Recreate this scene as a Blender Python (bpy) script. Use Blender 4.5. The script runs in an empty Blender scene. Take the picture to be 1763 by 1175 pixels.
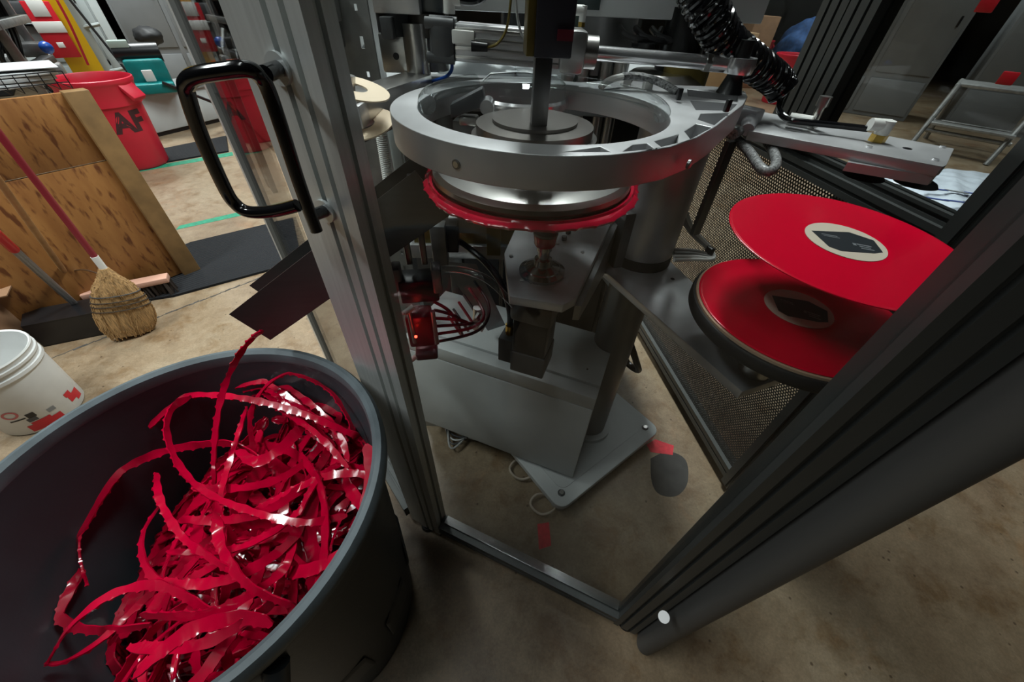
import bpy, bmesh, math, random
from mathutils import Vector, Matrix
random.seed(7)
# ------------------------------------------------------------------ camera
F, VPX, VPY, H = 648.0, 850.0, 1270.0, 1.37
dn = Vector((VPX - 881.5, -(VPY - 587.5), -F)).normalized()
upc = -dn
fwc = Vector((0, 0, -1)); fwc = (fwc - upc * fwc.dot(upc)).normalized()
rtc = fwc.cross(upc)
RM = Matrix((rtc, fwc, upc))            # camera space -> world space
scene = bpy.context.scene
cd = bpy.data.cameras.new('camera'); cam = bpy.data.objects.new('camera', cd)
scene.collection.objects.link(cam)
cd.sensor_fit = 'HORIZONTAL'; cd.sensor_width = 36.0; cd.lens = 36.0 * F / 1763.0
cd.clip_start = 0.02; cd.clip_end = 200
cam.matrix_world = Matrix.Translation((0, 0, H)) @ RM.to_4x4()
scene.camera = cam
# ------------------------------------------------------------------ world, light, exposure
scene.view_settings.view_transform = 'Standard'
scene.view_settings.look = 'None'
scene.view_settings.gamma = 1.0
scene.view_settings.use_curve_mapping = False
scene.view_settings.exposure = -0.45
w = bpy.data.worlds.new('world'); scene.world = w; w.use_nodes = True
w.node_tree.nodes['Background'].inputs[0].default_value = (0.62, 0.72, 0.76, 1)
w.node_tree.nodes['Background'].inputs[1].default_value = 0.05
def area(name, loc, sx, sy, power, col=(0.93, 1.0, 0.99)):
    l = bpy.data.lights.new(name, 'AREA'); l.shape = 'RECTANGLE'; l.size = sx; l.size_y = sy
    l.energy = power; l.color = col; l.spread = math.radians(112)
    o = bpy.data.objects.new(name, l); scene.collection.objects.link(o); o.location = loc
    return o
scene.cycles.max_bounces = 8; scene.cycles.diffuse_bounces = 3; scene.cycles.glossy_bounces = 4; scene.cycles.transparent_max_bounces = 16
# rows of ceiling tubes running along y
for (x, y, p) in ((-2.3, 0.15, 100), (-1.7, 3.8, 100), (0.1, 2.45, 150), (1.8, 4.4, 70), (-4.9, 1.2, 50), (-4.8, 5.2, 170),
                  (1.7, 7.2, 120), (5.2, 4.2, 45), (5.4, 8.0, 80), (-1.6, 7.4, 130), (-0.75, -0.75, 13)):
    area('ceiling_tube_light', (x, y, 3.9), 0.32, 2.2, p)

# ------------------------------------------------------------------ materials
MATS = {}
def mat(name, col, rough=0.5, metal=0.0, var=0.0, vscale=20.0, bump=0.0, bscale=80.0, stretch=None, col2=None,
        coat=0.0, emis=None, spec=0.5, rvar=0.0):
    if name in MATS: return MATS[name]
    m = bpy.data.materials.new(name); m.use_nodes = True
    nt = m.node_tree; b = nt.nodes['Principled BSDF']
    b.inputs['Base Color'].default_value = (*col, 1); b.inputs['Roughness'].default_value = rough
    b.inputs['Metallic'].default_value = metal; b.inputs['Specular IOR Level'].default_value = spec
    if coat: b.inputs['Coat Weight'].default_value = coat; b.inputs['Coat Roughness'].default_value = 0.08
    if emis:
        b.inputs['Emission Color'].default_value = (*emis[0], 1); b.inputs['Emission Strength'].default_value = emis[1]
    tc = nt.nodes.new('ShaderNodeTexCoord'); mp = nt.nodes.new('ShaderNodeMapping')
    nt.links.new(tc.outputs['Object'], mp.inputs[0])
    if stretch: mp.inputs['Scale'].default_value = stretch
    if var > 0 or col2:
        n = nt.nodes.new('ShaderNodeTexNoise'); n.inputs['Scale'].default_value = vscale; n.inputs['Detail'].default_value = 6
        nt.links.new(mp.outputs[0], n.inputs['Vector'])
        r = nt.nodes.new('ShaderNodeValToRGB'); r.color_ramp.elements[0].position = 0.32; r.color_ramp.elements[1].position = 0.68
        c2 = col2 if col2 else tuple(min(1, c * (1 + var)) for c in col)
        c1 = col if col2 else tuple(c * (1 - var) for c in col)
        r.color_ramp.elements[0].color = (*c1, 1); r.color_ramp.elements[1].color = (*c2, 1)
        nt.links.new(n.outputs['Fac'], r.inputs[0]); nt.links.new(r.outputs[0], b.inputs['Base Color'])
        if rvar:
            mr = nt.nodes.new('ShaderNodeMapRange'); mr.inputs['To Min'].default_value = rough - rvar; mr.inputs['To Max'].default_value = rough + rvar
            nt.links.new(n.outputs['Fac'], mr.inputs['Value']); nt.links.new(mr.outputs[0], b.inputs['Roughness'])
    if bump > 0:
        n2 = nt.nodes.new('ShaderNodeTexNoise'); n2.inputs['Scale'].default_value = bscale; n2.inputs['Detail'].default_value = 4
        nt.links.new(mp.outputs[0], n2.inputs['Vector'])
        bp = nt.nodes.new('ShaderNodeBump'); bp.inputs['Strength'].default_value = bump; bp.inputs['Distance'].default_value = 0.002
        nt.links.new(n2.outputs['Fac'], bp.inputs['Height']); nt.links.new(bp.outputs[0], b.inputs['Normal'])
    MATS[name] = m
    return m
def glassmat(name, tint=(0.93, 0.96, 0.95), refl=1.0, rough=0.0, ior=1.5):
    if name in MATS: return MATS[name]
    m = bpy.data.materials.new(name); m.use_nodes = True; nt = m.node_tree
    for n in list(nt.nodes):
        if n.type == 'BSDF_PRINCIPLED': nt.nodes.remove(n)
    out = [n for n in nt.nodes if n.type == 'OUTPUT_MATERIAL'][0]
    tr = nt.nodes.new('ShaderNodeBsdfTransparent'); tr.inputs[0].default_value = (*tint, 1)
    gl = nt.nodes.new('ShaderNodeBsdfGlossy'); gl.inputs['Roughness'].default_value = rough
    gl.inputs['Color'].default_value = (refl, refl, refl, 1)
    lw = nt.nodes.new('ShaderNodeLayerWeight')
    pw = nt.nodes.new('ShaderNodeMath'); pw.operation = 'POWER'; pw.inputs[1].default_value = 5.0
    nt.links.new(lw.outputs['Facing'], pw.inputs[0])
    f0 = ((ior - 1) / (ior + 1)) ** 2
    fr = nt.nodes.new('ShaderNodeMath'); fr.operation = 'MULTIPLY_ADD'; fr.inputs[1].default_value = 1 - f0; fr.inputs[2].default_value = f0
    nt.links.new(pw.outputs[0], fr.inputs[0])
    mx = nt.nodes.new('ShaderNodeMixShader')
    nt.links.new(fr.outputs[0], mx.inputs[0]); nt.links.new(tr.outputs[0], mx.inputs[1]); nt.links.new(gl.outputs[0], mx.inputs[2])
    nt.links.new(mx.outputs[0], out.inputs[0])
    MATS[name] = m
    return m
ALU = mat('anodised_aluminium', (0.62, 0.645, 0.635), 0.42, 0.5, var=0.06, vscale=6, stretch=(30, 30, 1))
ALU_SHADE = mat('shaded_anodised_aluminium', (0.085, 0.09, 0.088), 0.45, 0.7, var=0.06, vscale=6)  # same aluminium, colour darkened to imitate shade on the right post
CAST = mat('milled_aluminium', (0.52, 0.52, 0.53), 0.42, 0.65, var=0.10, vscale=14, bump=0.06, bscale=150, rvar=0.06)
STEEL = mat('brushed_steel', (0.55, 0.54, 0.52), 0.28, 1.0, var=0.03, vscale=8)
STEELD = mat('dark_steel', (0.22, 0.22, 0.22), 0.36, 0.9, var=0.2, vscale=12)
CHROME = mat('chrome', (0.85, 0.85, 0.87), 0.2, 0.85)
SHEET = mat('stainless_sheet', (0.10, 0.10, 0.098), 0.36, 0.6, var=0.06, vscale=5, stretch=(2, 2, 20))
GALV = mat('galvanised_steel', (0.36, 0.365, 0.36), 0.45, 0.7, var=0.18, vscale=25)
BLACK = mat('black_plastic', (0.008, 0.008, 0.009), 0.32)
GLOSSB = mat('glossy_black_tube', (0.006, 0.006, 0.007), 0.13, coat=0.3)
RUBBER = mat('black_rubber', (0.012, 0.012, 0.013), 0.6)
DKGREY = mat('dark_grey_plastic', (0.05, 0.052, 0.055), 0.45)
WHITEP = mat('white_plastic', (0.68, 0.68, 0.65), 0.4)
PAINTW = mat('grey_white_paint', (0.50, 0.52, 0.52), 0.42, var=0.07, vscale=7)
PAINTG = mat('grey_cabinet_paint', (0.20, 0.208, 0.212), 0.5, var=0.06, vscale=4)
PAINTL = mat('pale_machine_paint', (0.50, 0.55, 0.55), 0.5, var=0.06, vscale=4)
TEAL = mat('teal_paint', (0.0, 0.17, 0.165), 0.4, var=0.15, vscale=14)
REDPL = mat('red_bin_plastic', (0.55, 0.012, 0.035), 0.45, var=0.08, vscale=6)
REDV = mat('red_vinyl', (0.41, 0.0, 0.022), 0.14, var=0.15, vscale=30, coat=0.35)
REDR = mat('red_record', (0.56, 0.0, 0.02), 0.24, spec=0.35)
CREAM = mat('cream_label_paper', (0.52, 0.45, 0.36), 0.6)
LABELB = mat('label_black_print', (0.012, 0.016, 0.02), 0.45)
LABELT = mat('label_grey_print', (0.16, 0.17, 0.18), 0.5)
TAN = mat('tan_board', (0.40, 0.27, 0.18), 0.7)
YELLOW = mat('yellow_paint', (0.72, 0.43, 0.0), 0.45)
OLIVE = mat('olive_brass', (0.16, 0.12, 0.03), 0.35, 0.6, var=0.2)
REDS = mat('red_sign', (0.5, 0.01, 0.02), 0.4)
GREENT = mat('green_floor_tape', (0.008, 0.19, 0.105), 0.6, var=0.25, vscale=30)
REDT = mat('red_floor_tape', (0.55, 0.015, 0.03), 0.55, var=0.2, vscale=60)
BINGREY = mat('grey_bin_plastic', (0.031, 0.039, 0.046), 0.45, var=0.14, vscale=9, bump=0.12, bscale=140, rvar=0.05)
BUCKET = mat('white_bucket_plastic', (0.66, 0.67, 0.66), 0.4, var=0.06, vscale=10)
CARDB = mat('cardboard', (0.27, 0.15, 0.08), 0.8, var=0.12, vscale=8)
BLUE = mat('blue_cloth', (0.02, 0.07, 0.2), 0.8, var=0.3)
BLUEH = mat('blue_hose', (0.01, 0.06, 0.30), 0.3)
STRAW = mat('straw', (0.34, 0.20, 0.08), 0.75, var=0.45, vscale=18, stretch=(12, 12, 1), bump=0.5, bscale=60)
WOODH = mat('wood_handle', (0.42, 0.24, 0.10), 0.5, var=0.15)
WOODP = mat('pink_wood_edge', (0.45, 0.25, 0.18), 0.6)
REDH = mat('dark_red_handle', (0.20, 0.015, 0.025), 0.35)
BRAID = mat('braided_sleeve', (0.22, 0.22, 0.22), 0.5, 0.3, var=0.8, vscale=260)
CLEAR = glassmat('clear_tube_plastic', (0.86, 0.88, 0.88), 1.0, 0.03, 1.6)
PANE = glassmat('clear_pane', (0.955, 0.965, 0.96), 0.42, 0.0, 1.5)
BRASS = mat('brass', (0.5, 0.33, 0.08), 0.3, 1.0)
PRINTB = mat('blue_print', (0.05, 0.08, 0.25), 0.6)
REDLED = mat('red_led', (1, 0.05, 0.03), 0.4, emis=((1, 0.04, 0.02), 14))

# ------------------------------------------------------------------ helpers
C = scene.collection
def ray(px, py): return RM @ Vector((px - 881.5, -(py - 587.5), -F))
def az_(px, py, z):                     # a point of the place on the level plane z
    d = ray(px, py); return d * ((z - H) / d.z) + Vector((0, 0, H))
def ay(px, py, y):                      # a point of the place at distance y
    d = ray(px, py); return d * (y / d.y) + Vector((0, 0, H))
def thing(name, label, cat, loc=(0, 0, 0), group=None):
    o = bpy.data.objects.new(name, None); C.objects.link(o); o.location = loc
    o.empty_display_size = 0.05
    o['label'] = label; o['category'] = cat
    if group: o['group'] = group
    return o
def tag(o, label, cat, group=None, kind=None):
    o['label'] = label; o['category'] = cat
    if group: o['group'] = group
    if kind: o['kind'] = kind
    return o
def wloc(o):
    v = Vector(o.location)
    while o.parent: o = o.parent; v += Vector(o.location)
    return v
class B:
    """collects shapes in world space, then links them as ONE mesh object"""
    def __init__(s): s.bm = bmesh.new()
    def box(s, c, size, rz=0.0, bev=0.0, M=None, seg=2):
        t = bmesh.new(); bmesh.ops.create_cube(t, size=1)
        bmesh.ops.scale(t, vec=size, verts=t.verts)
        if bev: bmesh.ops.bevel(t, geom=t.edges[:], offset=bev, segments=seg, affect='EDGES', profile=0.5)
        m = Matrix.Translation(Vector(c)) @ (M.to_4x4() if M else Matrix.Rotation(rz, 4, 'Z'))
        return s.add(t, m)
    def add(s, t, m=None):
        if m: bmesh.ops.transform(t, matrix=m, verts=t.verts)
        me = bpy.data.meshes.new('t'); t.to_mesh(me); t.free(); s.bm.from_mesh(me); bpy.data.meshes.remove(me)
        return s
    def cyl(s, a, b, r0, r1=None, n=24, caps=True):
        a, b = Vector(a), Vector(b); r1 = r0 if r1 is None else r1
        t = bmesh.new(); d = b - a
        bmesh.ops.create_cone(t, cap_ends=caps, segments=n, radius1=r0, radius2=r1, depth=d.length)
        q = Vector((0, 0, 1)).rotation_difference(d.normalized()).to_matrix().to_4x4()
        return s.add(t, Matrix.Translation((a + b) / 2) @ q)
    def lathe(s, c, prof, n=48, axis=None):
        c = Vector(c); t = bmesh.new(); rings = []
        for (r, z) in prof:
            rings.append([t.verts.new((r * math.cos(2 * math.pi * k / n), r * math.sin(2 * math.pi * k / n), z)) for k in range(n)])
        for i in range(len(rings) - 1):
            for k in range(n):
                t.faces.new((rings[i][k], rings[i][(k + 1) % n], rings[i + 1][(k + 1) % n], rings[i + 1][k]))
        if prof[0][0] > 1e-5 and prof[0] != prof[-1]:
            pass
        bmesh.ops.remove_doubles(t, verts=t.verts, dist=1e-6)
        bmesh.ops.recalc_face_normals(t, faces=t.faces)
        m = Matrix.Translation(c)
        if axis: m = m @ Vector((0, 0, 1)).rotation_difference(Vector(axis).normalized()).to_matrix().to_4x4()
        return s.add(t, m)
    def tube(s, pts, r, n=10, smooth=0):
        pts = [Vector(p) for p in pts]
        if smooth: pts = crom(pts, smooth)
        t = bmesh.new(); rings = []; up = None
        for i, p in enumerate(pts):
            d = (pts[min(i + 1, len(pts) - 1)] - pts[max(i - 1, 0)]).normalized()
            if up is None:
                up = d.orthogonal().normalized()
            up = (up - d * up.dot(d)).normalized(); q = d.cross(up)
            rings.append([t.verts.new(p + (up * math.cos(2 * math.pi * k / n) + q * math.sin(2 * math.pi * k / n)) * r) for k in range(n)])
        for i in range(len(rings) - 1):
            for k in range(n): t.faces.new((rings[i][k], rings[i][(k + 1) % n], rings[i + 1][(k + 1) % n], rings[i + 1][k]))
        t.faces.new(rings[0][::-1]); t.faces.new(rings[-1])
        bmesh.ops.recalc_face_normals(t, faces=t.faces)
        return s.add(t)
    def prism(s, poly, z0, z1, bev=0.0):
        t = bmesh.new(); lo = [t.verts.new((p[0], p[1], z0)) for p in poly]; hi = [t.verts.new((p[0], p[1], z1)) for p in poly]
        n = len(poly); t.faces.new(lo[::-1]); t.faces.new(hi)
        for i in range(n): t.faces.new((lo[i], lo[(i + 1) % n], hi[(i + 1) % n], hi[i]))
        bmesh.ops.recalc_face_normals(t, faces=t.faces)
        if bev: bmesh.ops.bevel(t, geom=t.edges[:], offset=bev, segments=2, affect='EDGES', profile=0.5)
        return s.add(t)
    def hexa(s, b4, t4, bev=0.0):
        t = bmesh.new(); lo = [t.verts.new(p) for p in b4]; hi = [t.verts.new(p) for p in t4]
        t.faces.new(lo[::-1]); t.faces.new(hi)
        for i in range(4): t.faces.new((lo[i], lo[(i + 1) % 4], hi[(i + 1) % 4], hi[i]))
        bmesh.ops.recalc_face_normals(t, faces=t.faces)
        if bev: bmesh.ops.bevel(t, geom=t.edges[:], offset=bev, segments=2, affect='EDGES', profile=0.5)
        return s.add(t)
    def sphere(s, c, r, sc=(1, 1, 1), u=16, v=10):
        t = bmesh.new(); bmesh.ops.create_uvsphere(t, u_segments=u, v_segments=v, radius=r)
        bmesh.ops.scale(t, vec=sc, verts=t.verts)
        return s.add(t, Matrix.Translation(Vector(c)))
    def obj(s, name, m, parent=None, smooth=True, angle=35, loc=None):
        if parent: off = wloc(parent)
        elif loc is not None: off = Vector(loc)
        else:
            xs = [v.co for v in s.bm.verts]
            off = Vector((sum(p.x for p in xs) / len(xs), sum(p.y for p in xs) / len(xs), min(p.z for p in xs)))
        bmesh.ops.translate(s.bm, vec=-off, verts=s.bm.verts)
        if smooth:
            for f in s.bm.faces: f.smooth = True
            for e in s.bm.edges:
                if len(e.link_faces) == 2 and e.calc_face_angle(0) > math.radians(angle): e.smooth = False
        me = bpy.data.meshes.new(name); s.bm.to_mesh(me); s.bm.free()
        me.materials.append(m)
        o = bpy.data.objects.new(name, me); C.objects.link(o)
        if parent: o.parent = parent
        else: o.location = off
        return o
def crom(P, k):
    out = []
    n = len(P)
    for i in range(n - 1):
        p0, p1, p2, p3 = P[max(i - 1, 0)], P[i], P[i + 1], P[min(i + 2, n - 1)]
        for j in range(k):
            t = j / k
            out.append(0.5 * ((2 * p1) + (p2 - p0) * t + (2 * p0 - 5 * p1 + 4 * p2 - p3) * t * t + (3 * p1 - p0 - 3 * p2 + p3) * t ** 3))
    out.append(P[-1].copy())
    return out
def ext2d(name, outlines, z0, z1, m, parent=None, M=None, bevel=0.0, loc=None):
    """flat outline with holes, extruded to real thickness; M places it in the world"""
    cu = bpy.data.curves.new(name, 'CURVE'); cu.dimensions = '2D'; cu.fill_mode = 'BOTH'
    cu.extrude = (z1 - z0) / 2 - bevel; cu.bevel_depth = bevel; cu.offset = -bevel
    for pl in outlines:
        sp = cu.splines.new('POLY'); sp.points.add(len(pl) - 1); sp.use_cyclic_u = True
        for i, p in enumerate(pl): sp.points[i].co = (p[0], p[1], 0, 1)
    tmp = bpy.data.objects.new('tmp', cu); C.objects.link(tmp)
    dg = bpy.context.evaluated_depsgraph_get(); me = bpy.data.meshes.new_from_object(tmp.evaluated_get(dg))
    bpy.data.objects.remove(tmp); bpy.data.curves.remove(cu)
    b = B(); b.bm.from_mesh(me); bpy.data.meshes.remove(me)
    bmesh.ops.remove_doubles(b.bm, verts=b.bm.verts, dist=1e-5)
    bmesh.ops.transform(b.bm, matrix=(M or Matrix()) @ Matrix.Translation((0, 0, (z0 + z1) / 2)), verts=b.bm.verts)
    return b.obj(name, m, parent, loc=loc, angle=25)
def circ(cx, cy, r, n=64, a0=0, a1=2 * math.pi, end=False):
    k = n if not end else n - 1
    return [(cx + r * math.cos(a0 + (a1 - a0) * i / k), cy + r * math.sin(a0 + (a1 - a0) * i / k)) for i in range(n)]
def textmesh(s, size, depth=0.0):
    cu = bpy.data.curves.new('txt', 'FONT'); cu.body = s; cu.size = size; cu.extrude = depth; cu.align_x = 'CENTER'; cu.align_y = 'CENTER'; cu.offset = size * .045
    tmp = bpy.data.objects.new('tmp', cu); C.objects.link(tmp)
    dg = bpy.context.evaluated_depsgraph_get(); me = bpy.data.meshes.new_from_object(tmp.evaluated_get(dg))
    bpy.data.objects.remove(tmp); bpy.data.curves.remove(cu)
    return me
def copy_tree(o, parent=None):
    c = o.copy(); C.objects.link(c); c.parent = parent
    for ch in list(o.children): copy_tree(ch, c)
    return c

# ------------------------------------------------------------------ floor, walls, ceiling
def floor_mat():
    m = bpy.data.materials.new('polished_concrete'); m.use_nodes = True; nt = m.node_tree; b = nt.nodes['Principled BSDF']
    tc = nt.nodes.new('ShaderNodeTexCoord')
    def noise(sc, det, rough=0.55, dist=0.0):
        n = nt.nodes.new('ShaderNodeTexNoise'); n.inputs['Scale'].default_value = sc; n.inputs['Detail'].default_value = det
        n.inputs['Roughness'].default_value = rough; n.inputs['Distortion'].default_value = dist
        nt.links.new(tc.outputs['Object'], n.inputs['Vector']); return n
    def ramp(src, stops):
        r = nt.nodes.new('ShaderNodeValToRGB'); e = r.color_ramp.elements
        e[0].position, e[0].color = stops[0][0], (*stops[0][1], 1); e[1].position, e[1].color = stops[-1][0], (*stops[-1][1], 1)
        for p, c in stops[1:-1]:
            x = e.new(p); x.color = (*c, 1)
        nt.links.new(src.outputs['Fac'], r.inputs[0]); return r
    def mix(a, bb, fac, mode='MIX'):
        x = nt.nodes.new('ShaderNodeMix'); x.data_type = 'RGBA'; x.blend_type = mode
        nt.links.new(a, x.inputs[6]); nt.links.new(bb, x.inputs[7])
        if isinstance(fac, float): x.inputs[0].default_value = fac
        else: nt.links.new(fac, x.inputs[0])
        return x.outputs[2]
    a = ramp(noise(1.6, 8, 0.62, 0.6), [(0.3, (0.165, 0.112, 0.070)), (0.5, (0.225, 0.168, 0.110)), (0.7, (0.27, 0.218, 0.155))])
    st = ramp(noise(7, 8, 0.7, 0.3), [(0.35, (0.72, 0.62, 0.5)), (0.5, (1, 1, 1)), (0.7, (1.06, 1.06, 1.05))])
    c = mix(a.outputs[0], st.outputs[0], 1.0, 'MULTIPLY')
    rust = ramp(noise(3.1, 6, 0.65, 0.8), [(0.56, (0, 0, 0)), (0.72, (0.55, 0.55, 0.55))])
    rc = nt.nodes.new('ShaderNodeRGB'); rc.outputs[0].default_value = (0.26, 0.13, 0.06, 1)
    c = mix(c, rc.outputs[0], rust.outputs[0])
    vo = nt.nodes.new('ShaderNodeTexVoronoi'); vo.inputs['Scale'].default_value = 16
    nt.links.new(tc.outputs['Object'], vo.inputs['Vector'])
    rr = nt.nodes.new('ShaderNodeValToRGB'); rr.color_ramp.elements[0].position = 0.05; rr.color_ramp.elements[0].color = (0.25, 0.2, 0.16, 1)
    rr.color_ramp.elements[1].position = 0.085; rr.color_ramp.elements[1].color = (1, 1, 1, 1)
    nt.links.new(vo.outputs['Distance'], rr.inputs[0])
    c = mix(c, rr.outputs[0], 0.8, 'MULTIPLY')
    fine = ramp(noise(130, 4, 0.75), [(0.3, (0.78, 0.78, 0.78)), (0.7, (1.16, 1.16, 1.14))])
    mid = ramp(noise(22, 6, 0.7, 0.5), [(0.3, (0.80, 0.78, 0.74)), (0.7, (1.12, 1.12, 1.10))])
    c = mix(c, mid.outputs[0], 1.0, 'MULTIPLY')
    c = mix(c, fine.outputs[0], 1.0, 'MULTIPLY')
    nt.links.new(c, b.inputs['Base Color'])
    mr = nt.nodes.new('ShaderNodeMapRange'); mr.inputs['To Min'].default_value = 0.28; mr.inputs['To Max'].default_value = 0.55
    nt.links.new(noise(5, 5).outputs['Fac'], mr.inputs['Value']); nt.links.new(mr.outputs[0], b.inputs['Roughness'])
    bp = nt.nodes.new('ShaderNodeBump'); bp.inputs['Strength'].default_value = 0.08; bp.inputs['Distance'].default_value = 0.003
    nt.links.new(noise(60, 4).outputs['Fac'], bp.inputs['Height']); nt.links.new(bp.outputs[0], b.inputs['Normal'])
    return m
def struct(b, name, m, **k):
    o = b.obj(name, m, loc=(0, 0, 0), **k); o['kind'] = 'structure'; return o
floor = struct(B().box((0, 3, -0.05), (26, 24, 0.1)), 'floor', floor_mat())
WALL = mat('wall_paint', (0.16, 0.165, 0.165), 0.8, var=0.05, vscale=2)
CEIL = mat('ceiling_deck', (0.04, 0.042, 0.042), 0.8)
struct(B().box((0, 14.9, 2.25), (26, 0.2, 4.5)), 'wall_back', WALL)
struct(B().box((-12.9, 3, 2.25), (0.2, 24, 4.5)), 'wall_left', WALL)
struct(B().box((12.9, 3, 2.25), (0.2, 24, 4.5)), 'wall_right', WALL)
struct(B().box((0, -8.9, 2.25), (26, 0.2, 4.5)), 'wall_front', WALL)
struct(B().box((0, 3, 4.55), (26, 24, 0.1)), 'ceiling', CEIL)
jm = mat('dark_joint', (0.05, 0.045, 0.04), 0.9, var=0.5, vscale=40)  # dark colour of the concrete joint itself
j0, j1 = az_(60, 628, 0.0), az_(470, 470, 0.0)
jb = B(); dd = (j1 - j0).normalized(); nn = Vector((-dd.y, dd.x, 0)); prev = None
N = 40
for i in range(N):
    a = j0 + (j1 - j0) * i / N + nn * random.uniform(-.004, .004); b_ = j0 + (j1 - j0) * (i + 1) / N + nn * random.uniform(-.004, .004)
    wd = random.uniform(.002, .007)
    jb.hexa([a - nn * wd + Vector((0, 0, -.002)), b_ - nn * wd + Vector((0, 0, -.002)), b_ + nn * wd + Vector((0, 0, -.002)), a + nn * wd + Vector((0, 0, -.002))],
            [a - nn * wd + Vector((0, 0, .0008)), b_ - nn * wd + Vector((0, 0, .0008)), b_ + nn * wd + Vector((0, 0, .0008)), a + nn * wd + Vector((0, 0, .0008))])
jb.obj('floor_joint', jm, floor)
def flat(name, pts, z, th, m, label, cat, group=None):
    P = [az_(x, y, 0) for x, y in pts]
    if cat == 'pad': P = crom(P + [P[0]], 5)[:-1]
    b = B().prism([(p.x, p.y) for p in P], z, z + th)
    return tag(b.obj(name, m), label, cat, group)
flat('floor_tape', [(240, 296), (244, 290), (400, 262), (402, 268)], 0.0, 0.0012, GREENT, 'green floor tape line running past the foot of the red AF bin', 'tape', 'green floor tape')
flat('floor_tape', [(303, 396), (309, 389), (505, 344), (510, 351)], 0.0, 0.0012, GREENT, 'green floor tape line beside the ribbed black mat near the plywood panel', 'tape', 'green floor tape')
flat('floor_tape', [(925, 903), (945, 900), (949, 940), (928, 947)], 0.0, 0.001, REDT, 'worn red tape patch on the floor behind the front pane', 'tape')
flat('floor_tape', [(1113, 766), (1128, 757), (1160, 768), (1158, 784), (1120, 779)], 0.0, 0.001, REDT, 'red tape scrap on the floor at the base plate corner', 'tape')
flat('floor_stain', [(1120, 790), (1150, 778), (1180, 792), (1184, 830), (1166, 854), (1136, 852), (1122, 830)], 0.0, 0.0006,
     mat('grey_pad', (0.03, 0.028, 0.026), 0.7, var=0.3), 'dark grey oval pad lying on the floor near the red tape scrap', 'pad')
def mat_rib():
    m = mat('ribbed_rubber', (0.008, 0.009, 0.011), 0.75, spec=.25)
    nt = m.node_tree; b = nt.nodes['Principled BSDF']; tc = nt.nodes.new('ShaderNodeTexCoord')
    wv = nt.nodes.new('ShaderNodeTexWave'); wv.inputs['Scale'].default_value = 14; wv.bands_direction = 'X'
    mp = nt.nodes.new('ShaderNodeMapping'); mp.inputs['Rotation'].default_value = (0, 0, 0.75)
    nt.links.new(tc.outputs['Object'], mp.inputs[0]); nt.links.new(mp.outputs[0], wv.inputs['Vector'])
    bp = nt.nodes.new('ShaderNodeBump'); bp.inputs['Strength'].default_value = 1.0; bp.inputs['Distance'].default_value = 0.008
    nt.links.new(wv.outputs['Fac'], bp.inputs['Height']); nt.links.new(bp.outputs[0], b.inputs['Normal'])
    return m
RIB = mat_rib()
flat('floor_mat', [(230, 462), (330, 420), (505, 378), (520, 452), (300, 512), (250, 520)], 0.0, 0.014, RIB, 'ribbed black rubber mat beside the plywood panel', 'mat')
flat('floor_mat', [(262, 262), (390, 236), (394, 262), (268, 284)], 0.0, 0.014, RIB, 'narrow black rubber mat behind the red AF bin', 'mat')

# ------------------------------------------------------------------ safety enclosure
O = Vector((-0.247, 0.474, 0)); U = Vector((0.926, -0.377, 0)).normalized(); NV = Vector((0.377, 0.926, 0)).normalized()
def FP(t, n, z): return O + U * t + NV * n + Vector((0, 0, z))
enc = thing('machine_enclosure', 'aluminium profile safety enclosure with clear panes and black handle around the machine', 'enclosure', (0.3, 0.6, 0))
def profile(b, org, u, n, w, d, z0, z1, slots_u=(), slots_n=(), sw=0.008, sd=0.007):
    """vertical extrusion w along u, d along n, with T slots cut in the front (n=0), back, and both sides"""
    pts = []
    def pt(a, c): p = org + u * a + n * c; pts.append((p.x, p.y))
    pt(0, 0)
    for s in slots_u: pt(s - sw / 2, 0); pt(s - sw / 2, sd); pt(s + sw / 2, sd); pt(s + sw / 2, 0)
    pt(w, 0)
    for s in slots_n: pt(w, s - sw / 2); pt(w - sd, s - sw / 2); pt(w - sd, s + sw / 2); pt(w, s + sw / 2)
    pt(w, d)
    for s in reversed(slots_u): pt(s + sw / 2, d); pt(s + sw / 2, d - sd); pt(s - sw / 2, d - sd); pt(s - sw / 2, d)
    pt(0, d)
    for s in reversed(slots_n): pt(0, s + sw / 2); pt(sd, s + sw / 2); pt(sd, s - sw / 2); pt(0, s - sw / 2)
    return b.prism(pts, z0, z1)
ZT = 2.45
# left corner: wide post with slot, plus narrow door profile beside it
profile(B(), FP(-0.0365, 0, 0), U, NV, 0.0765, 0.045, 0.03, ZT, (0.0295, 0.053), (0.0225,)).obj('post', ALU, enc)
profile(B(), FP(-0.0735, 0.004, 0), U, NV, 0.034, 0.040, 0.03, ZT, (), (0.02,)).obj('post', ALU, enc)
# right corner: post, narrow strip and the rounded grey cover
profile(B(), FP(0.6257, 0, 0), U, NV, 0.062, 0.045, 0.03, ZT, (0.0175, 0.044), ()).obj('post', ALU_SHADE, enc)
b = B(); cv = []
for k in range(13):
    a = math.pi * (1.0 - k / 12.0)
    p = FP(0.718 + 0.024 * math.cos(a), -0.010 - 0.026 * math.sin(a), 0); cv.append((p.x, p.y))
for (t_, n_) in ((0.742, 0.03), (0.694, 0.03)):
    p = FP(t_, n_, 0); cv.append((p.x, p.y))
b.prism(cv, 0.035, ZT).obj('cover_strip', mat('shaded_grey_cover', (0.055, 0.054, 0.052), 0.5), enc)  # shade on the cover is put into its dark colour too
_d = ray(1143, 1063); p = Vector((0, 0, H)) + _d * ((FP(0, -.040, 0) - Vector((0, 0, H))).dot(NV) / _d.dot(NV))
stk = B().cyl(p, p - _d.normalized() * 0.003, 0.0115, n=24).obj('sticker', mat('white_sticker', (0.8, 0.8, 0.8), 0.5), enc); stk['label'] = 'round white sticker'
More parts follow.
